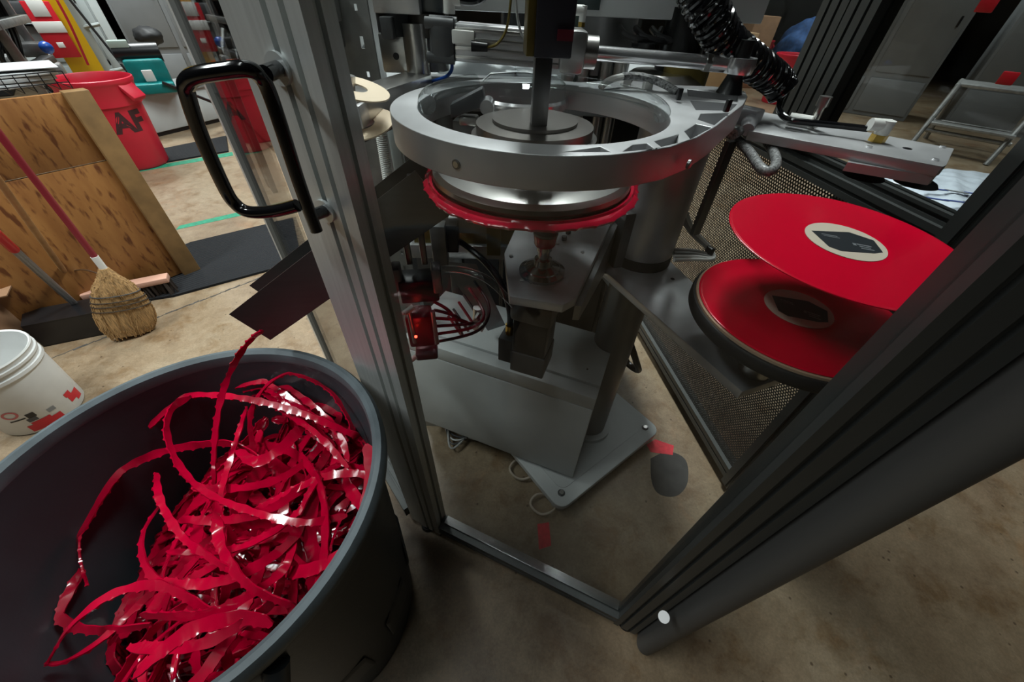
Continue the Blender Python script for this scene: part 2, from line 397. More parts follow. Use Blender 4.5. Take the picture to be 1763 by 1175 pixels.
for (t_, n_) in ((0.665, 0.03), (-0.02, 0.02)):
    q = FP(t_, n_, 0)
    B().cyl(q, q + Vector((0, 0, 0.012)), 0.026, 0.022).cyl(q + Vector((0, 0, 0.01)), q + Vector((0, 0, 0.04)), 0.008).obj('levelling_foot', RUBBER, enc)
def rail(a, bb, h, d, z0, m, name='rail', slot=True, par=enc):
    a, bb = Vector(a), Vector(bb); u = (bb - a).normalized(); n = Vector((-u.y, u.x, 0)); L = (bb - a).length
    prof = [(0, 0), (d, 0), (d, h)] + ([(d * .5 + .004, h), (d * .5 + .004, h - .006), (d * .5 - .004, h - .006), (d * .5 - .004, h)] if slot else []) + [(0, h)]
    if slot: prof += [(0, h * .5 + .004), (.006, h * .5 + .004), (.006, h * .5 - .004), (0, h * .5 - .004)]
    t = bmesh.new(); A = [t.verts.new(a + n * x + Vector((0, 0, z0 + z))) for x, z in prof]; D = [t.verts.new(bb + n * x + Vector((0, 0, z0 + z))) for x, z in prof]
    t.faces.new(A[::-1]); t.faces.new(D); k = len(prof)
    for i in range(k): t.faces.new((A[i], A[(i + 1) % k], D[(i + 1) % k], D[i]))
    bmesh.ops.recalc_face_normals(t, faces=t.faces)
    return B().add(t).obj(name, m, par)
rail(FP(0.04, 0.0, 0), FP(0.6257, 0.0, 0), 0.045, 0.045, 0.045, ALU_SHADE)
def pane(a, bb, z0, z1, th=0.005, name='pane', par=enc):
    a, bb = Vector(a), Vector(bb); u = (bb - a).normalized(); n = Vector((-u.y, u.x, 0)) * th
    return B().prism([(a.x, a.y), (bb.x, bb.y), (bb.x + n.x, bb.y + n.y), (a.x + n.x, a.y + n.y)], z0, z1).obj(name, PANE, par, smooth=False)
pane(FP(0.040, 0.016, 0), FP(0.6257, 0.016, 0), 0.09, ZT)
# inner bright strip along the bottom rail
B().hexa([FP(0.05, 0.02, .09), FP(0.62, 0.02, .09), FP(0.62, 0.045, .09), FP(0.05, 0.045, .09)],
         [FP(0.05, 0.02, .094), FP(0.62, 0.02, .094), FP(0.62, 0.045, .094), FP(0.05, 0.045, .094)]).obj('rail_strip', mat('bright_rail_edge', (0.7, 0.7, 0.7), 0.2, 0.9), enc)
# left side panel
LS0 = FP(-0.0735, 0.035, 0); LS1 = Vector((-0.74, 1.045, 0))
ul = (LS1 - LS0).normalized(); nl = Vector((-ul.y, ul.x, 0))
pane(LS0, LS1, 0.10, 0.86); pane(LS0, LS1, 1.16, ZT); pane(LS0 + ul * .17, LS1, 0.86, 1.16)
rail(LS0, LS1, 0.05, 0.04, 0.045, ALU_SHADE)
B().box(LS1 + Vector((0, 0, 1.03)), (0.045, 0.03, 2.0), math.atan2(ul.y, ul.x)).obj('post', ALU, enc)
for k, (s_, m_) in enumerate(((0.72, BLACK), (0.66, STEELD))):
    q = LS0 + ul * ((LS1 - LS0).length * s_) - nl * 0.012
    B().box(q + Vector((0, 0, 1.32)), (0.02, 0.012, 0.66), math.atan2(ul.y, ul.x), bev=0.003).obj('seal_strip', m_, enc)
# right chamfer and right side wall
P1 = FP(0.69, 0.045, 0); P2 = Vector((0.835, 0.675, 0)); WD = Vector((-0.1785, 0.984, 0)).normalized(); WN = Vector((WD.y, -WD.x, 0))
pane(P1, P2, 0.10, ZT); _o = Vector((.72, -.69, 0)) * .045; rail(P1 + _o, P2 + _o, 0.05, 0.03, 0.045, ALU_SHADE)
profile(B(), P2 - WN * 0.012 - WD * 0.03, WN, WD, 0.06, 0.06, 0.03, ZT, (0.03,), (0.03,)).obj('post', ALU_SHADE, enc)
def WP(s, o_, z): return P2 + WD * s + WN * o_ + Vector((0, 0, z))
ZS = 1.035
rail(WP(1.75, -0.006, 0), WP(0.03, -0.006, 0), 0.05, 0.05, 0.045, ALU_SHADE)
rail(WP(1.75, -0.012, 0), WP(0.03, -0.012, 0), 0.035, 0.06, ZS - 0.015, ALU_SHADE)
rail(WP(1.75, 0.000, 0), WP(0.03, 0.000, 0), 0.022, 0.035, ZS + 0.02, ALU_SHADE)
profile(B(), WP(0.425, -0.016, 0), WN, WD, 0.055, 0.08, ZS + 0.042, ZT, (0.028,), (0.025, 0.055)).obj('post', ALU_SHADE, enc)
profile(B(), WP(0.509, -0.016, 0), WN, WD, 0.055, 0.08, ZS + 0.042, ZT, (0.028,), (0.025, 0.055)).obj('post', ALU_SHADE, enc)
profile(B(), WP(1.75, -0.01, 0), WN, WD, 0.045, 0.045, 0.03, ZT, (0.022,), (0.022,)).obj('post', ALU_SHADE, enc)
pane(WP(0.03, 0.018, 0), WP(0.425, 0.018, 0), ZS + 0.04, ZT); pane(WP(0.59, 0.018, 0), WP(1.75, 0.018, 0), ZS + 0.04, ZT)
# perforated panel: hexagonal holes cut as real openings
def perforated(s0, s1, z0, z1, pitch=0.0098, r=0.0037):
    vs, fs = [], []
    cols = int((s1 - s0) / pitch); rh = pitch * 0.866; rows = int((z1 - z0) / rh)
    a6 = [math.radians(30 + 60 * k) for k in range(6)]
    R = pitch / math.sqrt(3)
    for j in range(rows):
        for i in range(cols):
            cs = s0 + (i + 0.5 * (j % 2)) * pitch; cz = z0 + j * rh; base = len(vs)
            for k in range(6):
                vs.append(WP(cs + R * math.cos(a6[k]), 0.012, cz + R * math.sin(a6[k])))
            for k in range(6):
                vs.append(WP(cs + r * math.cos(a6[k]), 0.012, cz + r * math.sin(a6[k])))
            for k in range(6): fs.append((base + k, base + (k + 1) % 6, base + 6 + (k + 1) % 6, base + 6 + k))
    off = wloc(enc)
    me = bpy.data.meshes.new('perforated_panel'); me.from_pydata([tuple(v - off) for v in vs], [], fs)
    me.materials.append(mat('perforated_sheet', (0.05, 0.05, 0.048), 0.45, 0.5)); o = bpy.data.objects.new('perforated_panel', me); C.objects.link(o); o.parent = enc
    md = o.modifiers.new('thickness', 'SOLIDIFY'); md.thickness = 0.0015; md.use_rim = False
    o['label'] = 'dark perforated sheet below the window sill'
    return o
perforated(0.0, 1.05, 0.085, ZS - 0.01)
B().box(WP(1.4, 0.012, 0.55), (0.7, 0.003, 0.94), math.atan2(WD.y, WD.x)).obj('solid_panel', mat('perforated_sheet', (0.05, 0.05, 0.048)), enc)
shade_roof = [FP(-0.0735, 0, 0), FP(0.742, 0, 0), P2 + WN * .05, WP(.35, .05, 0), LS1]  # unseen roof, added to keep light off the enclosure floor
B().prism([(p.x, p.y) for p in shade_roof], ZT, ZT + .03).obj('added_shade_roof', PAINTG, enc)
# handle: D loop of black tube on two stand-offs
zt_, zb_ = 1.298, 1.146
hb = B()
def HP(px, py, off): # stand-off from the front face of the post plane towards the viewer
    d = ray(px, py); o_ = FP(0, -off, 0); t = (o_ - Vector((0, 0, H))).dot(NV) / d.dot(NV); return Vector((0, 0, H)) + d * t
path = [HP(545, 398, .035), HP(516, 318, .035), HP(487, 228, .035), HP(463, 158, .036), HP(448, 132, .040), HP(425, 119, .05), HP(380, 123, .062),
        HP(340, 130, .072), HP(324, 140, .075), HP(322, 160, .075), HP(345, 230, .073), HP(385, 320, .07), HP(404, 350, .066), HP(428, 365, .062), HP(470, 364, .052), HP(512, 354, .040)]
handle = hb.tube(path, 0.0075, 14, 6).obj('handle', GLOSSB, enc); handle['label'] = 'black bent-tube handle'
for (px, py, qx, qy) in ((482, 118, 456, 128), (561, 363, 535, 372)):
    d0 = HP(px, py, 0.0)
    B().cyl(d0, d0 - NV * 0.004, 0.0155, n=28).obj('mounting_disc', mat('zinc', (.62, .66, .66), .35, .5), handle)
    B().cyl(d0, HP(qx, qy, .034), 0.0078, n=16).obj('stand_off', GLOSSB, handle)

# ------------------------------------------------------------------ grey bin with red vinyl strips
BC = Vector((-0.504, 0.253, 0)); RIMZ = 0.79
gb = thing('waste_bin', 'large grey round plastic bin full of red vinyl strips in front of the enclosure', 'bin', BC)
prof_out = [(0.0, 0.004), (0.225, 0.004), (0.238, 0.012), (0.262, 0.40), (0.276, 0.66), (0.278, 0.70), (0.292, 0.705), (0.295, 0.745), (0.301, 0.752), (0.3065, 0.765),
            (0.3055, 0.774), (0.284, 0.774), (0.281, 0.74), (0.268, 0.66), (0.254, 0.40), (0.232, 0.03), (0.0, 0.026)]
B().lathe(BC, prof_out, 96).obj('body', BINGREY, gb)
B().lathe(BC, [(0.3055, 0.764), (0.3068, 0.772), (0.3065, 0.782), (0.301, 0.792), (0.293, 0.794), (0.286, 0.788), (0.283, 0.774), (0.2835, 0.766)], 96).obj('rim', mat('scuffed_lit_rim_plastic', (0.10, 0.124, 0.137), 0.5, var=0.2, vscale=14, bump=.1, bscale=140), gb)  # scuffed bin plastic, painted paler to imitate light caught on the rim
for ang in (math.radians(-62), math.radians(118)):
    c = BC + Vector((math.cos(ang) * 0.295, math.sin(ang) * 0.295, 0.66))
    e1 = Vector((-math.sin(ang), math.cos(ang), 0)); e2 = Vector((math.cos(ang), math.sin(ang), 0))
    p = [c - e1 * .10 - e2 * .02 + Vector((0, 0, .06)), c - e1 * .07 + e2 * .025, c + e2 * .04 + Vector((0, 0, -.005)), c + e1 * .07 + e2 * .025, c + e1 * .10 - e2 * .02 + Vector((0, 0, .06))]
    B().tube(p, 0.016, 12, 6).obj('handle', BINGREY, gb)
for ang in (-8, 28, -44, 64, 100, 136, 172, 208, 244, 280):  # moulded rib on the wall of the bin
    a = math.radians(ang); e2 = Vector((math.cos(a), math.sin(a), 0))
    rb = B()
    rb.hexa([BC + e2 * .246 + Vector((-e2.y * .05, e2.x * .05, .16)), BC + e2 * .246 + Vector((e2.y * .05, -e2.x * .05, .16)), BC + e2 * .2525 + Vector((e2.y * .045, -e2.x * .045, .185)), BC + e2 * .2525 + Vector((-e2.y * .045, e2.x * .045, .185))],
            [BC + e2 * .255 + Vector((-e2.y * .05, e2.x * .05, .30)), BC + e2 * .255 + Vector((e2.y * .05, -e2.x * .05, .30)), BC + e2 * .2595 + Vector((e2.y * .045, -e2.x * .045, .285)), BC + e2 * .2595 + Vector((-e2.y * .045, e2.x * .045, .285))], bev=0.003)
    rb.obj('rib', BINGREY, gb)
def inner_r(z): return 0.232 + (0.281 - 0.232) * max(0, min(1, (z - 0.03) / 0.71)) - 0.008
def ribbon_bm(pts, width, side0, twist=0.0, face=None, step=0.0042, ridge=0.0024, wav=0.0014, phase=0.0):
    """flash strip: a flat band with a beaded ridge along one edge"""
    P = [Vector(p) for p in pts]
    L = sum((P[i + 1] - P[i]).length for i in range(len(P) - 1)); n = max(24, int(L / step))
    acc = [0]
    for i in range(len(P) - 1): acc.append(acc[-1] + (P[i + 1] - P[i]).length)
    Q = []; j = 0
    for i in range(n + 1):
        s = L * i / n
        while j < len(P) - 2 and acc[j + 1] < s: j += 1
        f = (s - acc[j]) / max(1e-6, acc[j + 1] - acc[j]); Q.append(P[j].lerp(P[j + 1], min(1, max(0, f))))
    bm = bmesh.new(); rings = []; sd = Vector(side0)
    for i, p in enumerate(Q):
        d = (Q[min(i + 1, n)] - Q[max(i - 1, 0)]).normalized()
        sd = (sd - d * sd.dot(d))
        if sd.length < 1e-4: sd = d.orthogonal()
        sd.normalize()
        if face is not None:
            fc = Matrix.Rotation(twist * (i / n - .5), 3, d) @ face; q_ = d.cross(fc)
            if q_.length > 1e-3: sd = q_.normalized()
        if twist and face is None: sd = (Matrix.Rotation(twist / n, 3, d) @ sd)
        nm = d.cross(sd)
        taper = min(1, min(i, n - i) / 4 + 0.35)
        w2 = width * 0.5 * taper + wav * math.sin(i * 0.55 + phase) * math.sin(i * 0.21 + phase * 2)
        bead = ridge * (0.5 + (0.6 if (i % 5) == 0 else 0.0))
        ob = 0.0022 if (i % 5) == 0 else 0.0
        sec = [(-w2, -0.0005), (w2 * 0.55, -0.0010), (w2 + ob, -bead), (w2 + ob, bead), (w2 * 0.6, 0.0004), (w2 * .25, 0.0026), (-w2 * .1, 0.0006), (-w2 * .45, 0.0024), (-w2 * .75, 0.0004), (-w2, 0.0018)]
        rings.append([bm.verts.new(p + sd * a + nm * c) for a, c in sec])
    k = len(rings[0])
    for i in range(n):
        for q in range(k): bm.faces.new((rings[i][q], rings[i][(q + 1) % k], rings[i + 1][(q + 1) % k], rings[i + 1][q]))
    bm.faces.new(rings[0]); bm.faces.new(rings[-1][::-1])
    bmesh.ops.recalc_face_normals(bm, faces=bm.faces)
    return bm
def strip_obj(bm, label):
    b = B(); b.bm.free(); b.bm = bm
    o = b.obj('vinyl_strip', REDV, angle=60)
    return tag(o, label, 'vinyl strip', 'red vinyl strips in the grey bin')
def keep_in(p):
    z = max(0.05, p.z); r = inner_r(z); v = Vector((p.x - BC.x, p.y - BC.y, 0))
    if v.length > r - 0.006: v = v.normalized() * (r - 0.006)
    return Vector((BC.x + v.x, BC.y + v.y, z))
def mound(x, y):
    dx, dy = (x - BC.x) / 0.26, (y - BC.y) / 0.26
    return 0.53 + 0.12 * (0.75 * dx + 0.30 * dy) - 0.05 * max(0, -dx - 0.2) * 2
def random_strip(zoff, flatness):
    while True:
        x, y = random.uniform(-.25, .25), random.uniform(-.25, .25)
        if x * x + y * y < .235 ** 2: break
    x += BC.x; y += BC.y
    R_ = random.uniform(0.12, 0.24); sweep = math.radians(random.uniform(70, 220)); a0 = random.uniform(0, 6.28)
    n = Vector((random.gauss(0, flatness), random.gauss(0, flatness), 1)).normalized()
    e1 = n.orthogonal().normalized(); e2 = n.cross(e1); e1 = Matrix.Rotation(random.uniform(0, 6.28), 3, n) @ e1; e2 = n.cross(e1)
    c = Vector((x, y, 0)); off = e1 * R_ * math.cos(a0 + sweep / 2) + e2 * R_ * math.sin(a0 + sweep / 2)
    off.z = 0; c -= off * 0.8
    drift = random.uniform(-.07, .07); pts = []
    zc = mound(x, y) + zoff
    for i in range(44):
        f = i / 43; a = a0 + sweep * f; rr = R_ * (1 + 0.25 * math.sin(f * 5 + a0) * 0.5 + 0.15 * (f - .5))
        p = c + (e1 * math.cos(a) + e2 * math.sin(a)) * rr + n * drift * (f - .5)
        p.z += zc
        p.z = min(p.z, mound(p.x, p.y) + 0.10)
        p.z = max(p.z, 0.08)
        pts.append(keep_in(p))
    # relax the places pressed against the wall
    for _ in range(3):
        pts = [pts[0]] + [(pts[i - 1] + pts[i] * 2 + pts[i + 1]) / 4 for i in range(1, len(pts) - 1)] + [pts[-1]]
    side = Vector((random.gauss(0, .5), random.gauss(0, .5), 1)) if random.random() < .6 else Vector((random.gauss(0, 1), random.gauss(0, 1), .4))
    return pts, random.uniform(0.011, 0.022), side, random.uniform(-1.6, 1.6)
# what lies underneath, too buried to pick apart
und = B()
for k in range(70):
    p_, w_, s_, t_ = random_strip(random.uniform(-.30, -.10), .45)
    und.add(ribbon_bm(p_, w_ * 1.2, s_, t_, step=0.016))
uo = und.obj('vinyl_strip_heap', REDV, loc=BC); tag(uo, 'buried lower heap of red vinyl strips at the bottom of the grey bin', 'vinyl scrap', kind='stuff')
for k in range(210):
    zo = random.uniform(-.13, 0.035)
    p_, w_, s_, t_ = random_strip(zo, .45)
    cm = sum(p_, Vector()) / len(p_) - BC; ang = math.degrees(math.atan2(cm.y, cm.x)) % 360; rad = math.hypot(cm.x, cm.y)
    place = 'in mid bin' if rad < .07 else ('beside the enclosure post', 'under the back rim', 'below the chute', 'by the far left wall', 'by the left wall', 'under the front left rim', 'under the near rim', 'by the right wall')[int(ang // 45)]
    kind_ = 'Narrow' if w_ < .0147 else ('Medium-wide' if w_ < .0183 else 'Broad')
    lay = 'atop the heap' if zo > -.045 else 'lower in the heap'
    strip_obj(ribbon_bm(p_, w_, s_, t_, face=(Vector((random.gauss(0, .7), random.gauss(-.1, .7), 1)).normalized() if k % 3 else None), phase=k), f'{kind_.lower()} red vinyl strip {lay} {place}')
def px_strip(pp, width, label, side=(0, 0, 1), twist=0.3, clampit=True, face_=None):
    pts = crom([az_(x, y, z) for x, y, z in pp], 10)
    if clampit: pts = [keep_in(p) for p in pts]
    strip_obj(ribbon_bm(pts, width * .78, side, twist + random.choice((-1.3, 1.1, 1.5)), face=(Vector(face_) if face_ else Vector((random.gauss(.15, .35), random.gauss(-.35, .35), 1))).normalized(), phase=len(pp)), label)
px_strip([(452, 570, .885), (436, 582, .87), (412, 612, .83), (388, 662, .79), (374, 720, .75), (368, 790, .70), (370, 850, .64)], .013, 'red strip hanging from the steel chute down into the grey bin', (1, 0, .2), .5, False, (.2, -1, .25))
px_strip([(240, 714, .70), (290, 690, .72), (345, 680, .735), (430, 688, .74), (520, 712, .735), (600, 745, .72), (618, 752, .70)], .016, 'red strip reaching left with a free pointed end against the bin wall', (0, .3, 1))
px_strip([(330, 683, .74), (298, 702, .735), (287, 740, .725), (305, 795, .71), (350, 845, .70), (430, 880, .70), (520, 900, .70), (598, 888, .69)], .015, 'red beaded strip making the large loop in the middle of the bin', (0, .2, 1))
px_strip([(440, 790, .66), (430, 730, .70), (440, 690, .73), (470, 655, .75), (515, 640, .755), (560, 662, .745), (597, 715, .72), (610, 750, .70)], .012, 'thin red strip arching over the back right wall of the bin', (1, .2, .3))
px_strip([(150, 1010, .60), (135, 950, .62), (145, 890, .63), (190, 825, .65), (260, 785, .66), (330, 768, .67), (400, 765, .68), (450, 790, .68)], .019, 'broad red strip bowed along the dark left side of the bin', (0, .2, 1))
px_strip([(80, 1142, .63), (120, 1080, .645), (190, 1025, .66), (270, 1008, .67), (340, 1040, .67), (400, 1075, .665), (450, 1085, .66)], .017, 'red strip with a low hump near the front left of the bin', (0, .1, 1))
px_strip([(80, 1142, .63), (110, 1140, .62), (170, 1105, .61), (230, 1050, .61), (270, 1010, .62)], .014, 'red strip folded to a point near the front left rim', (0, .1, 1))
px_strip([(275, 870, .66), (247, 915, .66), (245, 960, .66), (270, 1000, .655), (330, 1030, .65), (370, 1035, .64)], .015, 'red strip hooked around the left edge of the heap', (0, .1, 1))
px_strip([(375, 860, .67), (375, 920, .68), (395, 970, .69), (430, 1010, .695), (480, 1035, .695), (512, 1045, .68)], .02, 'wide red strip with a pale sheen beside the near rim', (0, .3, 1))
px_strip([(270, 815, .67), (275, 860, .68), (310, 920, .685), (360, 960, .685), (400, 985, .685)], .014, 'red beaded strip crossing the middle of the heap', (0, .2, 1))
px_strip([(425, 700, .70), (400, 780, .69), (380, 850, .68), (375, 900, .67)], .013, 'straight red strip slanting down the centre of the heap', (1, 0, .4))
px_strip([(410, 775, .69), (440, 795, .70), (480, 775, .71), (520, 735, .715), (545, 705, .71)], .024, 'broad folded red strip lying under the long beaded one', (0, .2, 1))
px_strip([(230, 1165, .66), (280, 1120, .67), (340, 1080, .68), (420, 1065, .685), (470, 1075, .68)], .026, 'widest red strip near the front rim of the bin', (0, .4, 1))
px_strip([(20, 1060, .58), (55, 1000, .58), (75, 1040, .59), (130, 1080, .60), (200, 1085, .61), (260, 1075, .62)], .017, 'dim red strip low in the shaded left of the bin', (0, .1, 1))

for k in range(7):
    dz = .015 * (k % 3); x0 = 415 + 12 * k; y0 = 632 + 14 * (k % 4) + 4 * k
    px_strip([(x0, y0, .715 - dz), (x0 + 45, y0 + 28, .725 - dz), (x0 + 95, y0 + 62 + 6 * (k % 3), .715 - dz), (min(x0 + 150, 600), y0 + 112 + 8 * (k % 2), .69 - dz)], .014 + .002 * (k % 3),
             ('topmost', 'second', 'third', 'fourth', 'fifth', 'sixth', 'lowest')[k] + ' red strip of the straight bundle under the back rim', (0, .2, 1))
for k in range(6):
    y0 = 800 + 55 * k
    px_strip([(600 - 22 * k, y0 - 110, .66), (560 - 18 * k, y0 - 40, .675), (500 - 22 * k, y0 + 15, .68), (420 - 20 * k, y0 + 40, .675), (330 - 22 * k, y0 + 40, .655)], .017 + .002 * (k % 2),
             'red strip sweeping in a flat arc across the heap, ' + ('nearest the back rim', 'second from the back', 'third from the back', 'fourth from the back', 'fifth from the back', 'nearest the front rim')[k], (0, .2, 1))
# ------------------------------------------------------------------ steel chute
ch = thing('chute', 'stainless steel scrap chute sloping out of the enclosure over the grey bin', 'chute', (-0.40, 0.56, 0.8))
cA = Vector((-0.530, 0.527, 0.905)); cB = Vector((-0.155, 0.572, 1.165))
ca = (cB - cA).normalized(); hz = Vector((-ca.y, ca.x, 0)).normalized(); dnv = ca.cross(hz); dnv = dnv if dnv.z < 0 else -dnv
Wd = 0.092
def sheet(p, q, d1, d2, th, name):
    n = (q - p).cross(d1).normalized() * th
    B().hexa([p, q, q + d2, p + d1], [p + n, q + n, q + d2 + n, p + d1 + n]).obj(name, SHEET, ch)
sheet(cA, cB, dnv * .083, dnv * .083, .0016, 'side_wall')
sheet(cA + hz * Wd, cB + hz * Wd, dnv * .083, dnv * .083, .0016, 'side_wall')
sheet(cA + dnv * .083, cB + dnv * .083, hz * Wd, hz * Wd, .0016, 'chute_floor')

# ------------------------------------------------------------------ trimming station
st = thing('trimming_station', 'pale steel pedestal with column and white box inside the enclosure', 'machine', (0.35, 0.9, 0))
a_ = Vector((0.62, 0.879, 0)); b_ = Vector((0.191, 0.535, 0)); e1 = (b_ - a_).normalized(); e2 = Vector((e1.y, -e1.x, 0)); 
if e2.y < 0: e2 = -e2
def rrect(o_, u, v, w_, d_, r, n=6):
    P = []
    for (cx, cy, a0) in ((r, r, 180), (w_ - r, r, 270), (w_ - r, d_ - r, 0), (r, d_ - r, 90)):
        for k in range(n + 1):
            a = math.radians(a0 + 90 * k / n); q = o_ + u * (cx + r * math.cos(a)) + v * (cy + r * math.sin(a)); P.append((q.x, q.y))
    return P
base = ext2d('base_plate', [rrect(a_, e1, e2, .55, .55, .04)], .052, .078, PAINTW, st, bevel=.003)
ext2d('base_inset', [rrect(a_ + e1 * .05 + e2 * .05, e1, e2, .45, .45, .03)], .0775, .081, PAINTW, base)
for (i, j) in ((.045, .045), (.505, .045), (.505, .505), (.045, .505)):
    q = a_ + e1 * i + e2 * j
    B().cyl(q + Vector((0, 0, .078)), q + Vector((0, 0, .0795)), .013, n=18).obj('bolt_hole', DKGREY, base)
    B().cyl(q + Vector((0, 0, .079)), q + Vector((0, 0, .086)), .009, n=6).obj('bolt', STEEL, base)
    B().cyl(q, q + Vector((0, 0, .012)), .03, .026).cyl(q + Vector((0, 0, .01)), q + Vector((0, 0, .055)), .012).obj('levelling_foot', STEEL, base)
for (x, y, r_) in ((900, 808, .040), (935, 868, .036)):
    q = az_(x, y, .02); B().tube([q + Vector((r_ * 1.25 * math.cos(k * math.pi / 12), r_ * math.sin(k * math.pi / 12), .004 * math.sin(k))) for k in range(25)], .0045, 8).obj('foot_ring', mat('cream_ring', (.45, .38, .30), .5), base)
# lower column, shelf plate, upper column
CC = Vector((0.325, 0.885, 0))
B().cyl(CC + Vector((0, 0, .078)), CC + Vector((0, 0, .84)), .062, n=48).obj('lower_column', mat('column_paint', (0.16, 0.165, 0.165), 0.35, 0.5), st)
B().cyl(CC + Vector((0, 0, .078)), CC + Vector((0, 0, .10)), .085, n=48).obj('column_flange', PAINTW, st)
sp0, sp1 = Vector((0.285, 0.90, 0)), Vector((0.47, 0.46, 0)); su = (sp1 - sp0).normalized(); sv = Vector((-su.y, su.x, 0))
pl = [sp0 - sv * .10 - su * .06, sp0 + sv * .11 - su * .06, sp1 + sv * .062, sp1 - sv * .062]
B().prism([(p.x, p.y) for p in pl], .838, .858, bev=.002).obj('shelf_plate', CAST, st)
for f_ in (.30, .55):
    q = sp0.lerp(sp1, f_) + sv * .05; B().cyl(q + Vector((0, 0, .858)), q + Vector((0, 0, .8585)), .005, n=14).obj('screw_hole', BLACK, st)
B().cyl(CC + Vector((0, 0, .858)), CC + Vector((0, 0, .885)), .078, n=48).obj('rubber_collar', RUBBER, st)
B().cyl(CC + Vector((0, 0, .885)), CC + Vector((0, 0, 1.20)), .0765, n=64).obj('upper_column', CAST, st)
def on_col(ang, z, r=.0772): a = math.radians(ang); return CC + Vector((r * math.cos(a), r * math.sin(a), z))
tri = B(); A0, A1, A2 = on_col(-36, .935), on_col(-18, .93), on_col(-25, .965)
tri.bm.faces.new([tri.bm.verts.new(p) for p in (A0, A1, A2)]); bmesh.ops.solidify(tri.bm, geom=tri.bm.faces[:], thickness=.0006)
tri.obj('warning_sticker', mat('warning_yellow', (0.6, 0.38, 0.0), 0.5), st)['label'] = 'yellow warning triangle sticker'
g0, g1, g2 = on_col(-29, .938, .0778), on_col(-24, .937, .0778), on_col(-26, .955, .0778)
tb = B(); tb.bm.faces.new([tb.bm.verts.new(p) for p in (g0, g1, g2)]); bmesh.ops.solidify(tb.bm, geom=tb.bm.faces[:], thickness=.0004); tb.obj('warning_mark', BLACK, st)
# white box
k0 = Vector((0.238, 0.644, 0)); bu = Vector((-0.938, 0.346, 0)).normalized(); bv = Vector((0.346, 0.938, 0)).normalized()
def BX(a, c, z): return k0 + bu * a + bv * c + Vector((0, 0, z))
bang = math.atan2(bu.y, bu.x)
B().box(BX(.31, .135, .30), (.62, .27, .40), bang, bev=.004).obj('box_body', PAINTW, st)
B().box(BX(.31, .022, .528), (.62, .044, .05), bang, bev=.003).obj('box_front_lip', PAINTW, st)
B().box(BX(.31, .161, .525), (.62, .218, .056), bang, bev=.003).obj('box_lid', PAINTW, st)
for (a, c) in ((.05, .10), (.05, .24), (.20, .24)):
    q = BX(a, c, .553); B().cyl(q, q + Vector((0, 0, .0015)), .003, n=10).obj('screw', DKGREY, st)
# bracket plate carrying the spindle
ZB = .98
bp_ = [az_(868, 436, ZB), az_(877, 510, ZB), az_(970, 525, ZB), az_(992, 513, ZB), az_(1058, 372, ZB), Vector((.235, .90, ZB)), Vector((0.02, .90, ZB))]
B().prism([(p.x, p.y) for p in bp_], ZB - .018, ZB, bev=.0015).obj('bracket_plate', CAST, st)
B().hexa([az_(992, 513, ZB) + Vector((.0, 0, -.018)), Vector((.235, .88, ZB - .018)), Vector((.25, .88, ZB - .018)), az_(992, 513, ZB) + Vector((.012, 0, -.018))],
         [az_(992, 513, ZB) + Vector((.0, 0, -.05)), Vector((.235, .88, ZB - .15)), Vector((.25, .88, ZB - .15)), az_(992, 513, ZB) + Vector((.012, 0, -.05))]).obj('bracket_gusset', STEELD, st)
B().box((.26, .88, .90), (.06, .10, .20), .3, bev=.004).obj('bracket_clamp', STEELD, st)
for (x, y) in ((915, 487), (968, 478), (960, 420), (1003, 435), (880, 442), (898, 484), (954, 488)):
    q = az_(x, y, ZB); B().cyl(q, q + Vector((0, 0, .002)), .004, n=12).obj('screw', STEEL, st)
for (x, y) in ((971, 413), (978, 402)):
    q = az_(x, y, ZB); B().cyl(q, q + Vector((0, 0, .008)), .006, n=6).obj('bolt', STEELD, st)
# spindle on the bracket
SC = Vector((0.050, 0.602, 0))
spd = thing('spindle', 'steel spindle with red band standing on the bracket plate under the press disc', 'spindle', SC + Vector((0, 0, ZB)))
B().lathe(SC, [(.0, ZB), (.043, ZB), (.043, ZB + .006), (.034, ZB + .010), (.032, ZB + .012), (.028, ZB + .014), (.018, ZB + .018), (.016, ZB + .03), (.011, ZB + .033), (.011, ZB + .046), (.014, ZB + .048), (.014, ZB + .056), (.012, ZB + .058), (0, ZB + .058)], 40).obj('hub', mat('hub_steel', (.32, .32, .33), .16, 1.0), spd, angle=15)
B().lathe(SC, [(.0, ZB + .058), (.018, ZB + .058), (.020, ZB + .062), (.021, ZB + .078), (.0, ZB + .078)], 32).obj('band', REDV, spd)
B().lathe(SC, [(.0, ZB + .078), (.022, ZB + .079), (.0215, ZB + .083), (.016, ZB + .085), (.014, ZB + .095), (.020, ZB + .115), (.045, ZB + .145), (.055, 1.145), (.0, 1.145)], 40).obj('cup', STEELD, spd)
# servo motor under the bracket
mot = thing('servo_motor', 'black square servo motor hanging below the bracket plate', 'motor', Vector((0.05, 0.60, 0.70)))
mrz = math.radians(-19)
MC = Vector((0.047, 0.603, 0))
B().lathe(MC, [(0, .962), (.047, .962), (.047, .945), (.040, .94), (.040, .93), (0, .93)], 40).obj('flange', DKGREY, mot)
B().box(MC + Vector((0, 0, .905)), (.088, .088, .05), mrz, bev=.01).obj('gearbox', mat('motor_grey', (0.10, 0.098, 0.09), 0.5, .3), mot)
B().box(MC + Vector((0, 0, .835)), (.074, .074, .09), mrz, bev=.004).obj('motor_body', BLACK, mot)
B().box(MC + Vector((0, 0, .76)), (.078, .078, .06), mrz, bev=.003).obj('encoder_cap', DKGREY, mot)
q = MC + Matrix.Rotation(mrz, 3, 'Z') @ Vector((-.056, .0, .77)); B().box(q, (.036, .05, .07), mrz, bev=.003).obj('connector_block', DKGREY, mot)
